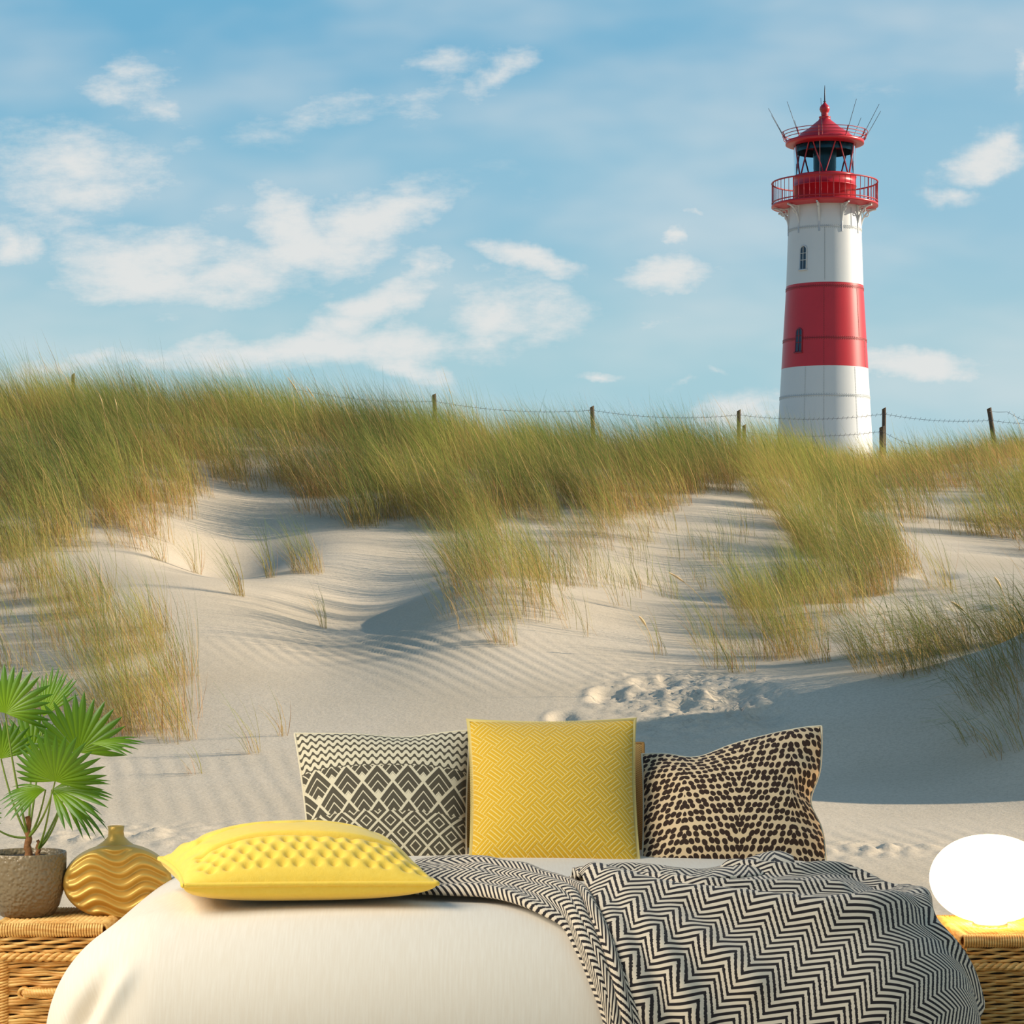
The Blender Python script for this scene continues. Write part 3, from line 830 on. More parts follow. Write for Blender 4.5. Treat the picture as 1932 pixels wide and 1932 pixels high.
# soft creases at the foot corner on the left
e_l = sstep(-A_, .62, .9) * sstep(-B_, -5.1, -4.8)
def crease(x0, y0, x1, y1, w, amp):
    global P
    p = np.stack(proj(P[..., 0], P[..., 1], P[..., 2]), -1)
    d = np.array([x1 - x0, y1 - y0], float); L = np.linalg.norm(d); d /= L
    r = p - np.array([x0, y0]); t = r @ d; s = r @ np.array([-d[1], d[0]])
    k = amp * np.exp(-(s / w) ** 2) * sstep(t, -40, 60) * (1 - sstep(t, L - 60, L + 40))
    P = P + k[..., None] * np.array([-.25, -.8, .45])
crease(200, 1840, 120, 1960, 15, -.034); crease(245, 1835, 165, 1960, 13, .030); crease(215, 1860, 120, 1990, 10, -.020)
P[..., 2] += .004 * vnoise(A_, B_, 1.2, 61)
b = MB(); b.grid(P, uv=np.stack([A_, B_], -1).reshape(-1, 2))
b.build('bed_cover', m_cover, bed, sub=1)
m_matt = simple('mattress_ticking', (.7, .67, .6), .8)
m_wood = simple('bed_wood', (.22, .13, .07), .5)
b = MB(); b.box((BX - .80, 4.95, .20), (BX + .80, 6.72, .40)); b.build('mattress', m_matt, bed, bevel=.05)
b = MB(); b.box((BX - .78, 4.98, .12), (BX + .78, 6.70, .195)); b.build('bed_frame', m_wood, bed, bevel=.01)
for sx in (-.7, .7):
    for yy in (5.06, 6.62):
        b = MB(); b.box((BX + sx - .03, yy - .03, -.01), (BX + sx + .03, yy + .03, .125)); b.build('leg', m_wood, bed)

# ------------------------------------------------------------------ throw
m_throw, nt = newmat('zigzag_weave'); N = NT(nt)
uvn = N.node('ShaderNodeTexCoord').outputs['UV']
sp = N.node('ShaderNodeSeparateXYZ'); nt.links.new(uvn, sp.inputs[0])
wob = N.math('MULTIPLY', N.math('SUBTRACT', N.noise(uvn, 260, 2), .5), .0035)
PER, ROW, AMP = .076, .0180, .042
fx = N.math('PINGPONG', N.math('ADD', sp.outputs[0], wob), PER / 2)
row = N.math('ADD', N.math('ADD', sp.outputs[1], N.math('MULTIPLY', fx, AMP / (PER / 2))), wob)
fr = N.math('FRACT', N.math('DIVIDE', row, ROW))
dark = N.math('MULTIPLY', N.ramp(fr, .02, .10), N.ramp(fr, .57, .49))
yarn = N.noise(uvn, 900, 2)
c_l = N.mix(yarn, lin(222, 200, 168), lin(240, 220, 190))
col = N.mix(dark, c_l, lin(30, 20, 18))
N.principled(col, .95, N.bump(N.math('ADD', N.math('MULTIPLY', dark, -.6), yarn), .35, .004), Sheen_Weight=.1)

def spline(pts, n):
    pts = np.asarray(pts, float)
    d = np.concatenate([[0], np.cumsum(np.linalg.norm(np.diff(pts, axis=0), axis=1))]); t = d / d[-1]
    tt = np.linspace(0, 1, n)
    # Catmull-Rom through the points
    m = np.gradient(pts, t, axis=0)
    k = np.clip(np.searchsorted(t, tt, side='right') - 1, 0, len(t) - 2)
    h = (t[k + 1] - t[k]); s = ((tt - t[k]) / h)[:, None]; h = h[:, None]
    return (2*s**3-3*s**2+1)*pts[k] + (s**3-2*s**2+s)*h*m[k] + (-2*s**3+3*s**2)*pts[k+1] + (s**3-s**2)*h*m[k+1]
def ab_line(pix): return np.array([bed_ab(*p) for p in pix])
def seg_ridge(Pp, pts, w, amp):
    """Fold following a polyline given in cover coordinates."""
    best = np.full(Pp.shape[:2], 1e9)
    pts = np.asarray(pts)
    for p, q in zip(pts[:-1], pts[1:]):
        d = q - p; L2 = d @ d
        t = np.clip(((Pp - p) @ d) / L2, 0, 1)
        best = np.minimum(best, np.linalg.norm(Pp - (p + t[..., None] * d), axis=-1))
    return amp * np.exp(-(best / w) ** 2)

throw = empty('throw_blanket', (.45, 5.2, BZ))
tag(throw, 'black and white zigzag throw blanket draped over the right half of the bed', 'blanket')
# broad panel: four border lines in cover coordinates
top = ab_line([(1075, 1672), (1150, 1664), (1230, 1664), (1300, 1660), (1380, 1652), (1440, 1644), (1500, 1645), (1600, 1652), (1660, 1658)])
top = np.concatenate([top, [[.86, top[-1][1] - .02], [1.06, top[-1][1] - .06], [1.28, top[-1][1] - .10]]])
leftl = np.concatenate([ab_line([(1075, 1672), (1110, 1710), (1150, 1770), (1175, 1840), (1200, 1925)]), [[.235, 4.32]]])
n1_, n2_ = 240, 200
topc = spline(top, n1_); lefc = spline(leftl, n2_)
botc = np.stack([np.linspace(lefc[-1][0], 1.32, n1_), np.full(n1_, 4.32)], -1)
rigc = np.stack([np.linspace(topc[-1][0], 1.32, n2_), np.linspace(topc[-1][1], 4.32, n2_)], -1)
s_ = np.linspace(0, 1, n1_)[:, None, None]; t_ = np.linspace(0, 1, n2_)[None, :, None]
AB = (1 - t_) * topc[:, None] + t_ * botc[:, None] + (1 - s_) * lefc[None] + s_ * rigc[None] \
   - ((1 - s_) * (1 - t_) * topc[0] + s_ * (1 - t_) * topc[-1] + (1 - s_) * t_ * lefc[-1] + s_ * t_ * botc[-1])
off = np.full(AB.shape[:2], .014)
def px_ridge(pix, w, amp): return seg_ridge(AB, spline(ab_line(pix), 16), w * .85, amp * 1.25)
off += px_ridge([(1085, 1680), (1200, 1684), (1320, 1697), (1450, 1702), (1580, 1702)], .030, .022)
off += px_ridge([(1100, 1690), (1230, 1715), (1400, 1735), (1560, 1748), (1690, 1745)], .05, .034)
off += px_ridge([(1380, 1662), (1480, 1668), (1600, 1672), (1700, 1690)], .026, .022)
off += px_ridge([(1110, 1700), (1210, 1760), (1265, 1830), (1310, 1925)], .034, .017)
off += px_ridge([(1105, 1705), (1165, 1780), (1200, 1850), (1225, 1925)], .028, .013)
off += px_ridge([(1110, 1700), (1290, 1770), (1420, 1860)], .04, .014)
off += px_ridge([(1700, 1700), (1760, 1790), (1815, 1900)], .03, .022)
off += .004 * vnoise(AB[..., 0], AB[..., 1], 3.0, 71)
Q = bed_surf(AB[..., 0], AB[..., 1], off)
ca, sa = math.cos(math.radians(-40)), math.sin(math.radians(-40))
# weave follows the cloth: distances measured along the folded surface
du = np.linalg.norm(np.diff(Q, axis=0), axis=-1).cumsum(0); du = np.concatenate([np.zeros((1, n2_)), du]) + lefc[None, :, 0]
dv = np.linalg.norm(np.diff(Q, axis=1), axis=-1).cumsum(1); dv = np.concatenate([np.zeros((n1_, 1)), dv], 1) - topc[:, None, 1]
UVp = np.stack([du * ca - dv * sa * -1, -(du * sa * -1 + dv * ca)], -1)
uu = AB[..., 0]; vv = AB[..., 1]
UVp = np.stack([uu * ca + vv * sa, -uu * sa + vv * ca], -1)
UVp[..., 1] += off * .5
b = MB(); b.grid(Q, uv=UVp.reshape(-1, 2))
pan = b.build('blanket_panel', m_throw, throw)
md = pan.modifiers.new('cloth', 'SOLIDIFY'); md.thickness = .008; md.offset = -1
# folded-over layer along the back edge
up = ab_line([(1090, 1668), (1180, 1661), (1290, 1662), (1400, 1646), (1460, 1640), (1490, 1651)])
lo = ab_line([(1090, 1674), (1180, 1670), (1290, 1676), (1400, 1674), (1460, 1668), (1500, 1664)])
uc, lc = spline(up, 90), spline(lo, 90)
w_ = np.linspace(0, 1, 22)[None, :, None]
ABf = uc[:, None] * (1 - w_) + lc[:, None] * w_
offf = .018 + .030 * np.sin(np.linspace(0, PI, 22))[None, :] * (.6 + .4 * np.sin(np.linspace(0, 9, 90)))[:, None] * np.linspace(.5, 1.25, 90)[:, None]
Qf = bed_surf(ABf[..., 0], ABf[..., 1], offf)
ang = np.linspace(0, .12, 22)
UVf = np.stack([np.repeat(ABf[:, :1, 0], 22, 1), np.repeat(ang[None], 90, 0)], -1)
b = MB(); b.grid(Qf, uv=UVf.reshape(-1, 2)); fo = b.build('blanket_fold', m_throw, throw)
md = fo.modifiers.new('cloth', 'SOLIDIFY'); md.thickness = .008; md.offset = -1
# gathered tail that runs from beneath the yellow pillow to the foot of the bed
upl = np.concatenate([ab_line([(795, 1646), (850, 1642), (900, 1642), (960, 1652), (1030, 1668), (1085, 1686), (1120, 1715), (1150, 1760), (1185, 1840), (1215, 1925)]), [[.25, 4.33]]])
lol = np.concatenate([ab_line([(740, 1696), (830, 1700), (900, 1703), (950, 1710), (1020, 1735), (1065, 1762), (1090, 1800), (1115, 1850), (1142, 1925)]), [[.172, 4.33]]])
nt_, nw = 260, 60
uc, lc = spline(upl, nt_), spline(lol, nt_)
w_ = np.linspace(0, 1, nw)[None, :, None]
ABt = uc[:, None] * (1 - w_) + lc[:, None] * w_
T_, W_ = np.meshgrid(np.linspace(0, 1, nt_), np.linspace(0, 1, nw), indexing='ij')
env = np.sin(W_ * PI) ** .45
tight = np.exp(-((T_ - .22) / .16) ** 2)
folds = .020 * np.abs(np.sin((W_ * 2.2 + .25 * np.sin(T_ * 7)) * PI)) + .012 * np.abs(np.sin((W_ * 3.7 - T_ * 1.3) * PI))
offt = .012 + env * (.004 + folds * (.75 + .35 * tight))
offt += env * tight * .014 * vnoise(T_ * 3, W_, 2.2, 77)
Qt = bed_surf(ABt[..., 0], ABt[..., 1], offt)
L_ = np.concatenate([[0], np.cumsum(np.linalg.norm(np.diff((uc + lc) / 2, axis=0), axis=1))])
UVt = np.stack([W_ * .42 + .02 * np.sin(T_ * 9), L_[:, None] + .55 * offt + 0 * W_], -1)
b = MB(); b.grid(Qt, uv=UVt.reshape(-1, 2)); ta = b.build('blanket_tail', m_throw, throw)
md = ta.modifiers.new('cloth', 'SOLIDIFY'); md.thickness = .008; md.offset = -1
# little knot of cloth on the back edge
kc = at(1438, 1643, 5.9); b = MB(); a_ = np.linspace(0, PI, 14); c_ = np.linspace(0, 2 * PI, 24)
Kp = np.array([[kc + np.array([.021 * math.sin(t) * math.cos(q) * (1 + .2 * math.sin(5 * q)), .016 * math.sin(t) * math.sin(q), .014 * math.cos(t)]) for q in c_] for t in a_])
b.grid(Kp, uv=np.stack(np.meshgrid(np.linspace(0, .06, 14), np.linspace(0, .2, 24), indexing='ij'), -1).reshape(-1, 2)); b.build('blanket_knot', m_throw, throw)

# ------------------------------------------------------------------ cushions
def cushion_mesh(c, nrm, thick, n=70, pinch=.06, power=2.2, top_fn=None, under=1.0, edge=None, uexp=.62):
    """c: corners bottom-left, bottom-right, top-right, top-left. Returns front and back grids plus uv."""
    c = [np.asarray(q, float) for q in c]
    u = np.linspace(-1, 1, n); Ug, Vg = np.meshgrid(u, u, indexing='ij')
    # edges bow inwards between the corners
    Us = Ug * (1 - pinch * (1 - Vg ** 2)); Vs = Vg * (1 - pinch * (1 - Ug ** 2))
    s, t = (Us + 1) / 2, (Vs + 1) / 2
    P = (1 - s)[..., None] * (1 - t)[..., None] * c[0] + s[..., None] * (1 - t)[..., None] * c[1] + s[..., None] * t[..., None] * c[2] + (1 - s)[..., None] * t[..., None] * c[3]
    bulge = ((1 - np.abs(Ug) ** power) * (1 - np.abs(Vg) ** power)) ** .62
    h = thick * bulge
    top = h.copy()
    if top_fn is not None: top = top + top_fn(Ug, Vg, bulge)
    if edge is not None: P = P + edge(Ug, Vg)
    nrm = np.asarray(nrm, float); nrm = nrm / np.linalg.norm(nrm)
    return P + nrm * top[..., None], P - nrm * (thick * under * bulge ** (uexp / .62))[..., None], P, Ug, Vg
def cushion(name, parts_mat, c, nrm, thick, label, cat, piping=None, **kw):
    f, k, P, U_, V_ = cushion_mesh(c, nrm, thick, **kw)
    root = empty(name, np.mean(c, axis=0)); tag(root, label, cat)
    uv = np.stack([(U_ + 1) / 2, (V_ + 1) / 2], -1).reshape(-1, 2)
    b = MB(); b.grid(f, uv=uv); b.build('front_cover', parts_mat[0], root)
    b = MB(); b.grid(k[::-1], uv=uv); b.build('back_cover', parts_mat[1], root)
    n = len(P); rim = np.concatenate([P[:, 0], P[-1, 1:], P[::-1, -1][1:], P[0, ::-1][1:-1]])
    b = MB(); b.tube(np.concatenate([rim, rim[:3]]), piping[1] if piping else .004, 6, True)
    b.build(piping[2] if piping else 'seam', piping[0] if piping else parts_mat[0], root)
    return root, P, rim

# patterned cushion, left
m_pat, nt = newmat('geometric_weave'); N = NT(nt)
uvn = N.node('ShaderNodeTexCoord').outputs['UV']; sp = N.node('ShaderNodeSeparateXYZ'); nt.links.new(uvn, sp.inputs[0]); u_, v_ = sp.outputs[0], sp.outputs[1]
cream, charc = lin(226, 210, 174), lin(70, 62, 46)
wv2 = N.math('MULTIPLY', N.math('SINE', N.math('MULTIPLY', u_, 2 * PI * 20)), .26)
fr = N.math('FRACT', N.math('ADD', N.math('MULTIPLY', v_, 17.0), wv2))
dd2 = N.math('ABSOLUTE', N.math('SUBTRACT', fr, .5))
width = N.math('ADD', .13, N.math('MULTIPLY', N.math('ABSOLUTE', N.math('SINE', N.math('MULTIPLY', u_, 2 * PI * 20))), .10))
wave = N.ramp(N.math('SUBTRACT', width, dd2), -.03, .03)
def lattice(k, kv, o=0.0):
    p = N.math('ADD', N.math('ADD', N.math('MULTIPLY', u_, k), N.math('MULTIPLY', v_, kv)), 20 + o)
    q = N.math('ADD', N.math('SUBTRACT', N.math('MULTIPLY', v_, kv), N.math('MULTIPLY', u_, k)), 20 + o)
    return N.math('FRACT', p), N.math('FRACT', q)
p, q = lattice(5.4, 3.7)
# nested chevrons inside each diamond
mxx = N.math('MAXIMUM', p, q)
st_ = N.math('FRACT', N.math('MULTIPLY', N.math('SUBTRACT', 1.0, mxx), 4.2))
chev = N.math('MULTIPLY', N.ramp(st_, .10, .17), N.ramp(st_, .99, .93))
edge_ = N.math('MULTIPLY', N.ramp(N.math('MINIMUM', p, q), .05, .09), N.ramp(mxx, .99, .97))
chev = N.math('MULTIPLY', chev, edge_)
chev = N.math('MULTIPLY', chev, N.ramp(mxx, .22, .27))
p2, q2 = lattice(6.6, 6.4, .3)
dm = N.math('MAXIMUM', N.math('ABSOLUTE', N.math('SUBTRACT', p2, .5)), N.math('ABSOLUTE', N.math('SUBTRACT', q2, .5)))
l1 = N.math('SUBTRACT', 1.0, N.ramp(N.math('ABSOLUTE', N.math('SUBTRACT', dm, .47)), .02, .045))
l2 = N.math('SUBTRACT', 1.0, N.ramp(N.math('ABSOLUTE', N.math('SUBTRACT', dm, .22)), .02, .045))
dia = N.math('SUBTRACT', 1.0, N.math('MAXIMUM', l1, l2))
bt = N.math('SUBTRACT', v_, N.math('MULTIPLY', N.math('POWER', N.math('ABSOLUTE', N.math('SUBTRACT', u_, .5)), 2.0), .0))
dk = N.mix(N.ramp(bt, .666, .670), N.mix(N.ramp(bt, .328, .332), dia, chev), wave)
sat = N.math('MULTIPLY', N.math('MULTIPLY', N.ramp(N.math('ABSOLUTE', N.math('SUBTRACT', N.math('PINGPONG', N.math('ADD', v_, .17), .168), .168)), .009, .006), N.ramp(N.math('FRACT', N.math('MULTIPLY', u_, 90)), .4, .55)), .9)
gray = N.node('ShaderNodeSeparateColor'); nt.links.new(dk, gray.inputs[0])
fib = N.noise(uvn, 500, 2)
col = N.mix(gray.outputs[0], N.mix(fib, lin(214, 198, 164), cream), N.mix(fib, charc, lin(92, 82, 62)))
N.principled(col, .9, N.bump(fib, .2, .003))
m_backc = simple('plain_cream_linen', lin(222, 206, 172), .9, .06, 60, .2, 400)
ZB = .548
cushion('patterned_cushion', (m_pat, m_backc), [at(586, 1640, 5.99), at(880, 1640, 5.99), at(887, 1378, 6.24), at(556, 1384, 6.24)], (0, -.86, .5), .075,
        'cream and charcoal cushion with waves above nested diamonds, behind the quilted yellow pillow', 'cushion', piping=(m_backc, .0035, 'piping'), pinch=.025,
        edge=lambda U_, V_: np.stack([0 * U_, 0 * U_, -.012 * np.exp(-((U_ - .25) / .4) ** 2) * sstep(V_, .6, 1)], -1))

# woven yellow cushion, middle
m_yel, nt = newmat('yellow_basket_weave'); N = NT(nt)
uvn = N.node('ShaderNodeTexCoord').outputs['UV']; sp = N.node('ShaderNodeSeparateXYZ'); nt.links.new(uvn, sp.inputs[0])
K = 7.6
pa = N.math('MULTIPLY', N.math('ADD', sp.outputs[0], sp.outputs[1]), K); pb = N.math('MULTIPLY', N.math('ADD', N.math('SUBTRACT', sp.outputs[0], sp.outputs[1]), 3), K)
# herringbone of 3-line bars: shift every row
row_ = N.math('FLOOR', pb)
chk = N.math('MODULO', N.math('ADD', N.math('FLOOR', pa), row_), 2.0)
la = N.math('ABSOLUTE', N.math('SUBTRACT', N.math('FRACT', N.math('MULTIPLY', pa, 4)), .5)); lb = N.math('ABSOLUTE', N.math('SUBTRACT', N.math('FRACT', N.math('MULTIPLY', pb, 4)), .5))
ln_ = N.node('ShaderNodeMix'); N.put(ln_.inputs[0], chk); N.put(ln_.inputs[2], la); N.put(ln_.inputs[3], lb)
bar = N.ramp(ln_.outputs[0], .42, .30)
fib = N.noise(uvn, 260, 3)
col = N.mix(bar, lin(240, 210, 118), N.mix(fib, lin(214, 160, 12), lin(228, 178, 34)))
N.principled(col, .9, N.bump(N.math('ADD', bar, N.math('MULTIPLY', fib, .6)), .45, .004), Sheen_Weight=.15)
m_fr = simple('pale_yellow_edge', lin(232, 208, 130), .9)
cy, P_, rim = cushion('yellow_cushion', (m_yel, m_yel), [at(886, 1642, 5.93), at(1207, 1642, 5.93), at(1198, 1357, 6.17), at(883, 1359, 6.17)], (0, -.9, .44), .085,
        'upright mustard yellow basket weave cushion in the middle of the row', 'cushion', piping=(m_fr, .003, 'piping'), pinch=.05)
b = MB(); cen = rim.mean(0)
for i in range(0, len(rim)):
    for s in (0, .5):
        p0 = rim[i] + (rim[(i + 1) % len(rim)] - rim[i]) * s
        d = (p0 - cen); d /= np.linalg.norm(d)
        b.tube([p0 - d * .006 + np.array([0, -.003, .001]), p0 + d * .002 + np.array([0, -.005, .002]), p0 + d * .0065], .0011, 4)
b.build('blanket_stitch', m_fr, cy)

# brown cushion behind it
m_brn, nt = newmat('tan_knit'); N = NT(nt)
co = N.node('ShaderNodeTexCoord').outputs['UV']; ck = N.node('ShaderNodeTexChecker'); ck.inputs['Scale'].default_value = 110; nt.links.new(co, ck.inputs[0])
N.principled(N.mix(ck.outputs['Fac'], lin(150, 112, 58), lin(184, 146, 84)), .95, N.bump(ck.outputs['Fac'], .4, .003))
cushion('tan_cushion', (m_brn, m_brn), [at(860, 1628, 6.16), at(1226, 1628, 6.16), at(1214, 1402, 6.34), at(872, 1402, 6.34)], (0, -.88, .47), .05,
        'tan brown knitted cushion mostly hidden behind the mustard yellow one', 'cushion', pinch=.02)

# dotted cushion, right
m_dot, nt = newmat('dotted_print'); N = NT(nt)
uvn = N.node('ShaderNodeTexCoord').outputs['UV']; sp = N.node('ShaderNodeSeparateXYZ'); nt.links.new(uvn, sp.inputs[0]); u_, v_ = sp.outputs[0], sp.outputs[1]
tri = N.math('PINGPONG', N.math('ADD', u_, .30), .32)     # peaks at .02+.. give the V of dots
cmb = N.node('ShaderNodeCombineXYZ')
# dots string along slanted lines: skew the lattice by the fold of the V
nt.links.new(N.math('MULTIPLY', N.math('SUBTRACT', N.math('PINGPONG', N.math('SUBTRACT', u_, .52), .30), N.math('MULTIPLY', v_, .26)), 29), cmb.inputs[0])
nt.links.new(N.math('MULTIPLY', v_, 20), cmb.inputs[1])
vo = N.node('ShaderNodeTexVoronoi'); vo.voronoi_dimensions = '2D'; vo.inputs['Scale'].default_value = 1; vo.inputs['Randomness'].default_value = .42
nt.links.new(cmb.outputs[0], vo.inputs['Vector'])
sizev = N.math('MULTIPLY', N.math('SUBTRACT', N.noise(cmb.outputs[0], .9, 1), .5), .22)
dotm = N.ramp(N.math('ADD', vo.outputs['Distance'], sizev), .47, .40)
fib = N.noise(uvn, 420, 2)
col = N.mix(dotm, N.mix(fib, lin(222, 186, 138), lin(236, 206, 160)), lin(52, 30, 12))
N.principled(col, .9, N.bump(fib, .25, .003))
def dot_edge(U_, V_):
    z = -.030 * np.exp(-((U_ + .42) / .32) ** 2) * sstep(V_, .2, 1) + .028 * sstep(U_, -.2, .9) * sstep(V_, .0, 1) - .014 * np.exp(-((U_ + 1) / .3) ** 2) * sstep(V_, .5, 1)
    x = -.030 * np.exp(-((V_ - .02) / .30) ** 2) * sstep(U_, .55, 1)
    return np.stack([x, 0 * U_, z], -1)
def dot_top(U_, V_, bl):
    return .010 * np.sin((V_ * 4.2 + U_ * 1.2) * PI) * sstep(U_, .35, .95) * bl ** .5 + .008 * np.sin((V_ * 3.1 - U_) * PI + 1) * sstep(-U_, .5, .95) * bl ** .5
cushion('dotted_cushion', (m_dot, m_dot), [at(1211, 1642, 5.99), at(1560, 1644, 5.99), at(1550, 1390, 6.22), at(1211, 1412, 6.22)], (0, -.88, .46), .085,
        'cream cushion with dark brown dots in slanting rows, at the right end of the row', 'cushion', piping=(m_backc, .003, 'piping'), pinch=.02, edge=dot_edge, top_fn=dot_top, n=90)

# quilted yellow pillow lying on the bed
m_quil, nt = newmat('yellow_quilted_cotton'); N = NT(nt)
co = N.node('ShaderNodeTexCoord').outputs['Object']
wr = N.noise(co, 14, 4, .6)
N.principled(N.mix(N.noise(co, 90, 3), lin(240, 196, 56), lin(246, 208, 80)), .8, N.bump(N.math('ADD', wr, N.math('MULTIPLY', N.noise(co, 500, 2), .2)), .25, .012), Sheen_Weight=.2)
def quilt(U_, V_, bl):
    h = np.zeros_like(U_)
    body = sstep(bl, .12, .45)
    # stitched line parallel to the front, dimple rows in front of it, soft gathers behind
    h -= .030 * np.exp(-((V_ + .46 + .02 * np.sin(U_ * 5)) / .030) ** 2) * sstep(1 - np.abs(U_), .06, .25)
    for r, (v0, wv0) in enumerate(((-.58, .045), (-.70, .042), (-.80, .036), (-.885, .028))):
        for k in range(13):
            u0 = -.84 + .14 * k + (.07 if r % 2 else 0) + .012 * math.sin(k * 2.7 + r)
            h -= .014 * np.exp(-((U_ - u0) / .036) ** 2 - ((V_ - v0) / wv0) ** 2)
    h += .004 * np.sin(U_ * 26 + 6 * np.sin(V_ * 3)) * np.exp(-((np.abs(U_) - .86) / .12) ** 2) * sstep(V_, -.9, -.5)
    h -= .014 * np.exp(-((V_ - .12 - .05 * np.abs(np.sin(U_ * 4.5))) / .05) ** 2) * sstep(1 - np.abs(U_), .1, .3)
    h -= .010 * np.exp(-((V_ - .55 - .05 * np.abs(np.sin(U_ * 4.0 + 1))) / .06) ** 2) * sstep(1 - np.abs(U_), .1, .3)
    for k in range(6):
        u0 = -.75 + .3 * k
        h -= .012 * np.exp(-((U_ - u0) / .05) ** 2 - ((V_ - .16) / .06) ** 2)
    return h * sstep(bl, .0, .2) + .012 * bl
PZ = .605
fl, fr_ = at(345, 1671, 4.95), at(826, 1667, 4.97); bl_, br_ = at(300, 1620, 5.42), at(742, 1602, 5.46)
root, P_, rim = cushion('quilted_pillow', (m_quil, m_quil), [fl, fr_, br_, bl_], (0, 0, 1), .088, 'plump lemon yellow quilted pillow lying flat on the left of the bed', 'pillow',
    piping=(m_quil, .0055, 'piping'), pinch=.05, power=2.6, top_fn=quilt, n=150, under=.60, uexp=.30)

# ------------------------------------------------------------------ wicker chests
m_wick, nt = newmat('wicker_cane'); N = NT(nt)
co = N.node('ShaderNodeTexCoord').outputs['Object']
st2 = N.node('ShaderNodeMapping'); st2.inputs['Scale'].default_value = (6, 6, 60); nt.links.new(co, st2.inputs[0])
col = N.mix(N.ramp(N.noise(st2.outputs[0], 3, 3, .6), .3, .72), lin(204, 140, 58), lin(240, 194, 114))
N.principled(col, .55, N.bump(N.noise(co, 400, 2), .2, .002))
m_dark = simple('inside_shade', (.05, .028, .012), .9)
m_strap = simple('dark_leather_strap', (.035, .02, .018), .5)

def weave_x(b, x0, x1, y, z0, z1, pitch, step, r, rows=None, block=1, ax='x'):
    """Rows of cane passing in front of and behind upright stakes; the face stands at y (or at x for ax='y')."""
    n = max(1, int(round((z1 - z0) / pitch)))
    for i in range(n):
        z = z0 + (i + .5) * (z1 - z0) / n
        L = x1 - x0; k = max(8, int(L / step * 6))
        t = np.linspace(x0, x1, k + 1)
        ph = PI * ((i // block) % 2)
        dep = np.cos(t / step * PI + ph) * r * 1.25
        zz = z + r * .25 * np.sin(t * 31 + i * 1.9) + r * .35 * np.sin(t / step * PI + ph)
        pts = np.stack([t, y - dep, zz], -1) if ax == 'x' else np.stack([y - dep, t, zz], -1)
        b.tube(pts, r * (1 + .12 * math.sin(i * 2.3)), 6)

def twist(b, p0, p1, r, turns, strands=2, rr=None):
    p0, p1 = np.asarray(p0, float), np.asarray(p1, float); d = p1 - p0; L = np.linalg.norm(d); d /= L
    n_ = np.cross(d, [0, 0, 1.0]); n_ /= np.linalg.norm(n_); m_v = np.cross(n_, d)
    t = np.linspace(0, 1, int(turns * 14) + 2)
    for s in range(strands):
        a = 2 * PI * (turns * t + s / strands)
        b.tube(p0 + d * (L * t)[:, None] + n_ * (r * np.cos(a))[:, None] + m_v * (r * np.sin(a))[:, None], rr or r * .95, 6)

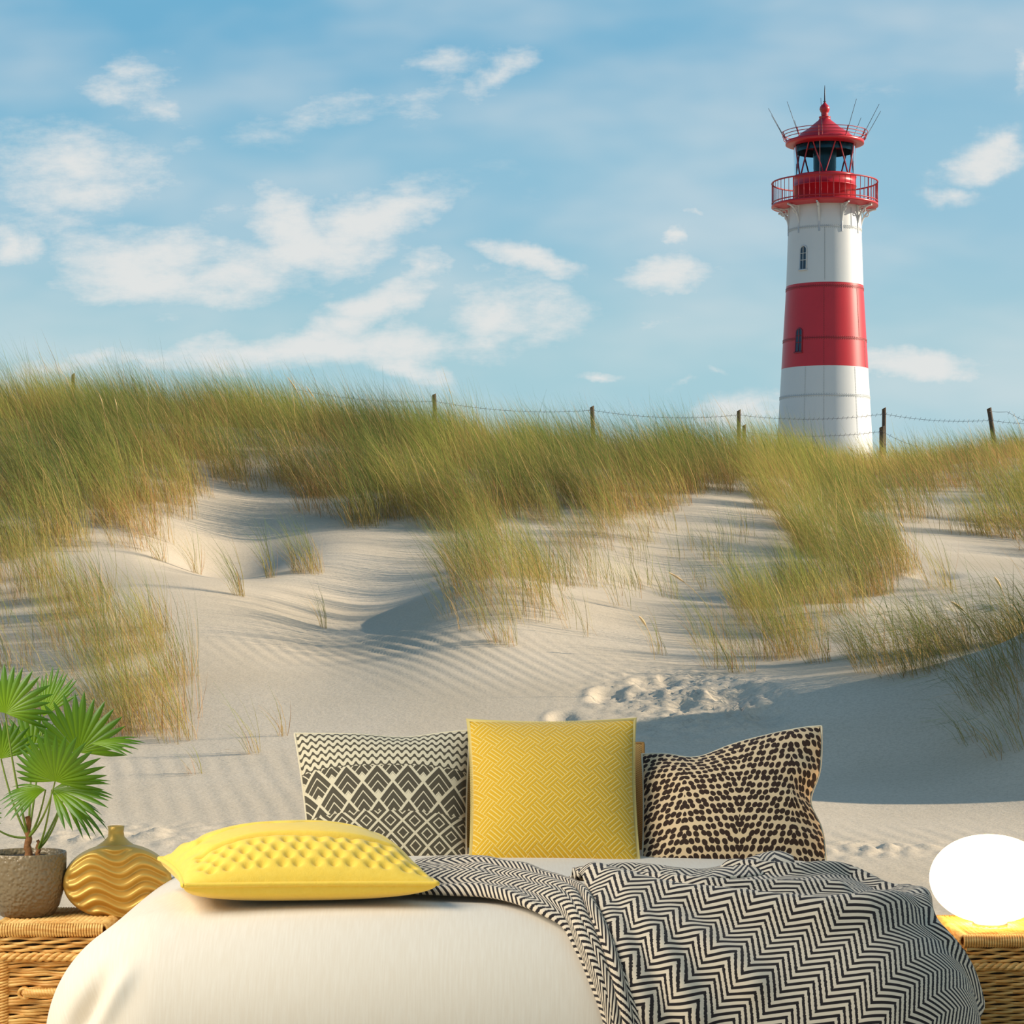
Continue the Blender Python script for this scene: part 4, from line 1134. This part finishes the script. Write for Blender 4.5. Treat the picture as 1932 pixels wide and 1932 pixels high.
def chest(name, x0, x1, y0, y1, zt, label, seam, handle=None, block_low=1, strap=None, pitch=.0095):
    root = empty(name, ((x0 + x1) / 2, (y0 + y1) / 2, 0)); tag(root, label, 'wicker chest')
    # near-black core: inside shade put in as colour to keep the gaps dark
    b = MB(); b.box((x0 + .012, y0 + .012, .0), (x1 - .012, y1 - .012, zt - .02)); b.build('shade_core', m_dark, root, smooth=False)
    # lid: bound rim and woven top
    lid = MB(); n = int((x1 - x0) / .006)
    for xx in np.linspace(x0 - .004, x1 + .004, n):
        w = .0032
        a = np.linspace(-.3 * PI, 1.25 * PI, 9)
        for yy, sg in ((y0 - .002, 1), (y1 + .002, -1)):
            lid.tube(np.stack([np.full(9, xx), yy - sg * np.cos(a - PI / 2) * .012 * 0 - sg * .013 * np.sin(a), zt - .012 + .014 * np.cos(a)], -1), w, 5)
    n = int((y1 - y0) / .006)
    for yy in np.linspace(y0, y1, n):
        a = np.linspace(-.3 * PI, 1.25 * PI, 9)
        for xx, sg in ((x0 - .002, 1), (x1 + .002, -1)):
            lid.tube(np.stack([xx - sg * .013 * np.sin(a), np.full(9, yy), zt - .012 + .014 * np.cos(a)], -1), .0032, 5)
    k = int((y1 - y0) / .008)
    for i in range(k):
        yy = y0 + (i + .5) * (y1 - y0) / k; t = np.linspace(x0, x1, int((x1 - x0) / .004))
        lid.tube(np.stack([t, yy + 0 * t, zt - .003 + .0035 * np.cos(t / .012 * PI + PI * (i % 2))], -1), .0036, 5)
    lid.box((x0 + .002, y0 + .004, zt - .018), (x1 - .002, y1 - .004, zt - .008))
    lid.build('lid', m_wick, root)
    up = MB()
    weave_x(up, x0, x1, y0, seam + .016, zt - .028, pitch, .034, .0044)
    weave_x(up, y0, y1, x0, seam + .016, zt - .028, pitch, .034, .0044, ax='y')
    weave_x(up, y0, y1, x1 - .004, seam + .016, zt - .028, pitch, .034, .0044, ax='y')
    up.build('upper_weave', m_wick, root)
    bd = MB(); twist(bd, (x0 - .003, y0 - .003, seam + .006), (x1 + .003, y0 - .003, seam + .006), .006, (x1 - x0) / .055, 3)
    twist(bd, (x0 - .003, y0 - .003, seam + .006), (x0 - .003, y1, seam + .006), .006, (y1 - y0) / .055, 3)
    bd.build('twisted_band', m_wick, root)
    lowm = MB()
    weave_x(lowm, x0 + .02, x1 - .02, y0 + .004, .012, seam - .004, pitch * .8, .042, .0042, block=block_low)
    weave_x(lowm, y0 + .02, y1, x0 + .002, .012, seam - .004, pitch, .042, .0044, block=block_low, ax='y')
    weave_x(lowm, y0 + .02, y1, x1 - .004, .012, seam - .004, pitch, .042, .0044, block=block_low, ax='y')
    lowm.build('drawer_front', m_wick, root)
    for xx in (x0 + .011, x1 - .011):
        p = MB(); zz = np.arange(.0, seam, .007)
        p.tube([(xx, y0 + .004, 0), (xx, y0 + .004, seam)], .011, 8)
        for z in zz:
            a = np.linspace(0, 2 * PI, 9); p.tube(np.stack([xx + .012 * np.cos(a), y0 + .004 + .012 * np.sin(a), z + .004 * np.cos(a)], -1), .0033, 4, False)
        p.build('corner_post', m_wick, root)
    if handle:
        hx0, hx1, hz = handle; h = MB()
        t = np.linspace(0, 1, 60)
        base = np.stack([hx0 + (hx1 - hx0) * t, y0 - .016 - .028 * np.sin(PI * t), hz + .006 * np.sin(PI * t)], -1)
        for s in range(3):
            a = 2 * PI * (6 * t + s / 3); h.tube(base + np.stack([0 * a, .0055 * np.cos(a), .0055 * np.sin(a)], -1), .0058, 6)
        for xx in (hx0, hx1):
            q = np.linspace(0, 2 * PI, 14)
            for dd_ in (0, .006): h.tube(np.stack([xx + .012 * np.cos(q), np.full(14, y0 - .012 - dd_), hz + .012 * np.sin(q)], -1), .0045, 5, False)
        h.build('rope_handle', m_wick, root)
    return root
LY0 = 5.64; LZt = CH - (1745 - VH) / F * LY0
chest('wicker_chest', at(-3, 1745, LY0)[0], -.972, LY0, 5.93, LZt, 'pale wicker chest with rope handle under the potted palm', at(0, 1810, LY0)[2], handle=(at(48, 1860, LY0)[0], -1.02, at(0, 1872, LY0)[2]), block_low=3)
RY0 = 5.9; RZt = CH - (1766 - VH) / F * RY0
chest('wicker_chest', at(1822, 1768, RY0)[0], 1.47, RY0, 6.26, RZt, 'amber lit wicker chest under the glowing lamp', at(0, 1828, RY0)[2])

# ------------------------------------------------------------------ lamp
m_shade, nt = newmat('glowing_opal_glass'); N = NT(nt)
p = N.principled((.95, .93, .88), .3)
p.inputs['Emission Color'].default_value = (1.0, .64, .26, 1); p.inputs['Emission Strength'].default_value = 8
LC = np.array([(1868 - U0) / F * 6.08, 6.08, 0]); rx = 113 / F * 6.08; rz = 83 / F * 6.08
zc = RZt + .012 + rz * .97
lamp = empty('table_lamp', (LC[0], LC[1], RZt)); tag(lamp, 'glowing egg shaped white glass lamp on the wicker chest at the right', 'lamp')
t = np.linspace(-PI / 2 + .42, PI / 2, 40)
prof = [(rx * math.cos(a) ** .95 if a < PI / 2 - .001 else 0, rz * math.sin(a)) for a in t]
b = MB(); b.lathe(prof, (LC[0], LC[1], zc), 72); b.build('lamp_shade', m_shade, lamp)
m_chrome = simple('lamp_foot', (.5, .45, .38), .3, Metallic=1.0)
b = MB(); zb = zc - rz * math.cos(.42); b.lathe([(0, RZt), (.045, RZt), (.045, RZt + .006), (.04, zb + .002), (0, zb + .002)], (LC[0], LC[1], 0), 40); b.build('lamp_base', m_chrome, lamp)

# ------------------------------------------------------------------ gold vase
m_gold, nt = newmat('satin_gold'); N = NT(nt)
N.principled(lin(216, 172, 82), .40, Metallic=.4)
VY = 5.83; vc = at(222, 1662, VY); vx, vz, vy = 101 / F * VY, 69 / F * VY, .055
vase = empty('gold_vase', (vc[0], VY, LZt)); tag(vase, 'flat oval gold vase with carved waves beside the potted palm', 'vase')
n = 90; rr_ = np.linspace(0, 1, n); aa_ = np.linspace(0, 2 * PI, 121)[:-1]
tilt = .16
def vpt(x, y, z):
    return np.stack([vc[0] + x * math.cos(tilt) - y * math.sin(tilt), VY + x * math.sin(tilt) + y * math.cos(tilt), vc[2] + z], -1)
Rg, Ag = np.meshgrid(rr_, aa_, indexing='ij')
xg, zg = vx * Rg * np.cos(Ag), vz * Rg * np.sin(Ag)
wvs = np.sin((zg / .0225 + .52 * np.sin(xg / .0195 + 1.2 + zg * 9)) * 2 * PI * .78)
dep = -.042 * np.sqrt(np.maximum(0, 1 - Rg ** 4)) * .55 - .030 - .0068 * wvs * sstep(1 - Rg, .03, .12)
b = MB(); b.grid(vpt(xg, dep, zg), cv=True); b.build('carved_face', m_gold, vase)
k = 40; th = np.linspace(-PI / 2 * .62, PI / 2, k)
prof_r = np.cos(th) ** .7; prof_r = np.where(th < 0, 1.0 - .015 * (th / .97) ** 2, prof_r)
Pb = np.zeros((k, 120, 3))
for i in range(k):
    yy = .03 + .075 * math.sin(max(th[i], 0)) if th[i] >= 0 else -.030 + (.06) * (1 - (th[i] / th[0]))
    sc = prof_r[i]
    Pb[i] = vpt(vx * 1.0 * sc * np.cos(aa_), np.full(120, yy), vz * sc * np.sin(aa_))
b = MB(); b.grid(Pb, cv=True); b.build('vase_body', m_gold, vase)
nk = vpt(np.array(-.004), np.array(.03), np.array(0.0))
b = MB(); b.lathe([(.055, vz - .012), (.032, vz + .004), (.0205, vz + .016), (.0185, vz + .028), (.0205, vz + .042), (.017, vz + .042), (.013, vz + .02)], (nk[0], nk[1], vc[2]), 36)
b.build('neck', m_gold, vase)
b = MB(); b.lathe([(0, LZt - .001), (.045, LZt - .001), (.045, LZt + .008), (.05, vc[2] - vz + .014), (0, vc[2] - vz + .016)], (nk[0], nk[1], 0), 30); b.build('foot', m_gold, vase)

# ------------------------------------------------------------------ potted palm
m_pot, nt = newmat('hammered_bronze_glaze'); N = NT(nt)
co = N.node('ShaderNodeTexCoord').outputs['Object']
vo = N.node('ShaderNodeTexVoronoi'); vo.inputs['Scale'].default_value = 125; vo.feature = 'SMOOTH_F1'; nt.links.new(co, vo.inputs['Vector'])
N.principled(N.mix(N.noise(co, 8, 2), lin(120, 102, 72), lin(138, 120, 90)), .36, N.bump(vo.outputs['Distance'], .55, .008), Metallic=.1)
m_soil = simple('dark_soil', (.03, .02, .012), .95, .4, 80, .8, 90, .01)
PYd = 5.80; pc = at(50, 1742, PYd)
ps = PYd / F
palm = empty('potted_palm', (pc[0], PYd, LZt)); tag(palm, 'green fan palm in a hammered bronze pot on the pale wicker chest', 'plant')
zt_ = at(0, 1607, PYd)[2]; hgt = zt_ - LZt
b = MB(); b.lathe([(0, LZt), (44 * ps, LZt), (52 * ps, LZt + .006), (62 * ps, LZt + .18 * hgt), (70 * ps, LZt + .42 * hgt), (74 * ps, LZt + .68 * hgt), (74.5 * ps, LZt + .9 * hgt), (74.5 * ps, LZt + .985 * hgt), (73.5 * ps, LZt + hgt), (71 * ps, LZt + hgt), (70.5 * ps, LZt + .9 * hgt), (70 * ps, LZt + .8 * hgt)], (pc[0], PYd, 0), 72)
pot = b.build('pot', m_pot, palm)
b = MB(); b.lathe([(0, LZt + .93 * hgt), (40 * ps, LZt + .93 * hgt), (71 * ps, LZt + .90 * hgt)], (pc[0], PYd, 0), 40); b.build('soil', m_soil, palm)
m_leaf, nt = newmat('palm_leaf'); N = NT(nt)
lt = N.node('ShaderNodeTexCoord').outputs['UV']; ls = N.node('ShaderNodeSeparateXYZ'); nt.links.new(lt, ls.inputs[0])
rib = N.math('ABSOLUTE', N.math('SUBTRACT', N.math('FRACT', N.math('MULTIPLY', ls.outputs[0], 3.0)), .5))
lc_ = N.mix(N.ramp(ls.outputs[1], .0, 1.0), lin(128, 160, 8), lin(60, 104, 6))
lc_ = N.mix(N.ramp(rib, .40, .5, 0, .5), lc_, lin(130, 174, 50))
pr = N.node('ShaderNodeBsdfPrincipled'); nt.links.new(lc_, pr.inputs['Base Color']); pr.inputs['Roughness'].default_value = .38
tr = N.node('ShaderNodeBsdfTranslucent'); nt.links.new(N.mix(.4, lc_, lin(140, 180, 20)), tr.inputs[0])
mxs = N.node('ShaderNodeMixShader'); mxs.inputs[0].default_value = .35; nt.links.new(pr.outputs[0], mxs.inputs[1]); nt.links.new(tr.outputs[0], mxs.inputs[2]); N.out(mxs.outputs[0])
m_stem = simple('palm_stem', lin(120, 140, 52), .5, .25, 40)
m_bark = simple('palm_bark', lin(150, 98, 54), .85, .35, 120, .6, 150, .004)
def fan_leaf(hub, axis_, nrm, R, spread, nseg=15, droop=.25, foot=None, bow=.3):
    """A pleated fan: leaflets joined near the hub, pointed and free towards the rim."""
    hub = np.asarray(hub, float); axis_ = np.asarray(axis_, float); axis_ /= np.linalg.norm(axis_)
    nrm = np.asarray(nrm, float); nrm -= axis_ * (nrm @ axis_); nrm /= np.linalg.norm(nrm)
    sd = np.cross(nrm, axis_)
    b = MB(); step = spread / (nseg - 1)
    for k in range(nseg):
        a = -spread / 2 + k * step + random.uniform(-.02, .02)
        Rk = R * (1 - .22 * abs(a / (spread / 2)) ** 2) * random.uniform(.93, 1.05)
        d = axis_ * math.cos(a) + sd * math.sin(a); pd = -axis_ * math.sin(a) + sd * math.cos(a)
        ts = np.linspace(0, 1, 11); hw = np.where(ts < .6, np.tan(step * .56) * ts * Rk, np.tan(step * .56) * .6 * Rk * np.cos((ts - .6) / .4 * PI / 2) ** .9)
        dr = droop * Rk * ts ** 2.4 * (1 + .6 * abs(a)) * random.uniform(.7, 1.3)
        cl = hub + d * (Rk * ts)[:, None] - nrm * (dr * .75)[:, None] + np.array([0, 0, -1]) * (dr * .35)[:, None] + nrm * (bow * Rk * (abs(a) / 3) * ts * (1 - ts))[:, None]
        fold = .45 * hw
        G = np.stack([cl - pd * hw[:, None] - nrm * fold[:, None] * .8, cl - pd * hw[:, None] * .5 - nrm * fold[:, None] * .3, cl + nrm * fold[:, None] * .3, cl + pd * hw[:, None] * .5 - nrm * fold[:, None] * .3, cl + pd * hw[:, None] - nrm * fold[:, None] * .8], 1)
        uv = np.stack(np.meshgrid(ts, np.linspace(0, 1, 5), indexing='ij'), -1)
        uv = np.stack([uv[..., 1], uv[..., 0]], -1)
        b.grid(G, uv=uv.reshape(-1, 2))
    lf = b.build('leaf', m_leaf, palm)
    if foot is not None:
        foot = np.asarray(foot, float); mid = (hub + foot) / 2 + np.array([(hub[0] - foot[0]) * .10, 0, -(0.02) + abs(hub[0] - foot[0]) * -.12])
        q = [(1 - s) ** 2 * foot + 2 * s * (1 - s) * mid + s * s * hub for s in np.linspace(0, 1, 16)]
        s_b = MB(); s_b.tube(q, np.linspace(.0034, .0019, 16), 6); s_b.build('petiole', m_stem, lf)
crown = at(53, 1580, PYd); crown2 = at(72, 1602, PYd)
def L(px, py, dy=0): return at(px, py, PYd + dy)
fan_leaf(L(10, 1346, -.10), (.35, -.12, 1), (.1, -1, .3), 100 * ps, 3.0, 17, .18, crown)
fan_leaf(L(82, 1352, .06), (.38, .1, 1), (-.3, -1, .2), 104 * ps, 1.25, 11, .06, crown)
fan_leaf(L(147, 1420, .02), (.12, -.05, 1), (.1, -1, .25), 118 * ps, 2.9, 17, .10, crown2)
fan_leaf(L(172, 1404, -.02), (1, -.1, .20), (-.15, -.5, .9), 100 * ps, .85, 7, .22, None)
fan_leaf(L(104, 1474, -.12), (.05, -.45, .8), (0, -.8, .75), 108 * ps, 3.3, 19, .22, crown)
fan_leaf(L(98, 1490, -.08), (1, -.35, .04), (.05, -.55, .8), 118 * ps, 1.9, 13, .22, crown2)
fan_leaf(L(86, 1490, -.06), (-1, -.3, .05), (-.05, -.6, .8), 88 * ps, 1.5, 10, .35, crown)
fan_leaf(L(60, 1425, .05), (-.25, .0, 1), (.1, -1, .2), 92 * ps, 1.9, 12, .15, crown)
fan_leaf(L(2, 1432, -.04), (.25, -.2, 1), (.1, -1, .25), 84 * ps, 2.0, 12, .15, crown)
fan_leaf(L(118, 1512, -.02), (.9, -.2, -.15), (.1, -.6, .8), 84 * ps, 1.2, 8, .5, crown2)
fan_leaf(L(-30, 1540, -.04), (.5, -.2, .5), (.1, -.8, .6), 40 * ps, 2.4, 10, .3, crown)
for (c_, w, h0, h1) in ((crown, .0085, 1610, 1540), (crown2, .0055, 1612, 1585)):
    b = MB(); z0_, z1_ = at(0, h0, PYd)[2], at(0, h1, PYd)[2]; zz = np.linspace(z0_ - .01, z1_, 14)
    b.tube(np.stack([c_[0] + .002 * np.sin(np.arange(14) * 1.3), np.full(14, PYd), zz], -1), w * (1 + .12 * np.sin(np.arange(14) * 2.6)) * np.linspace(1.15, .7, 14), 10); b.build('trunk', m_bark, palm)
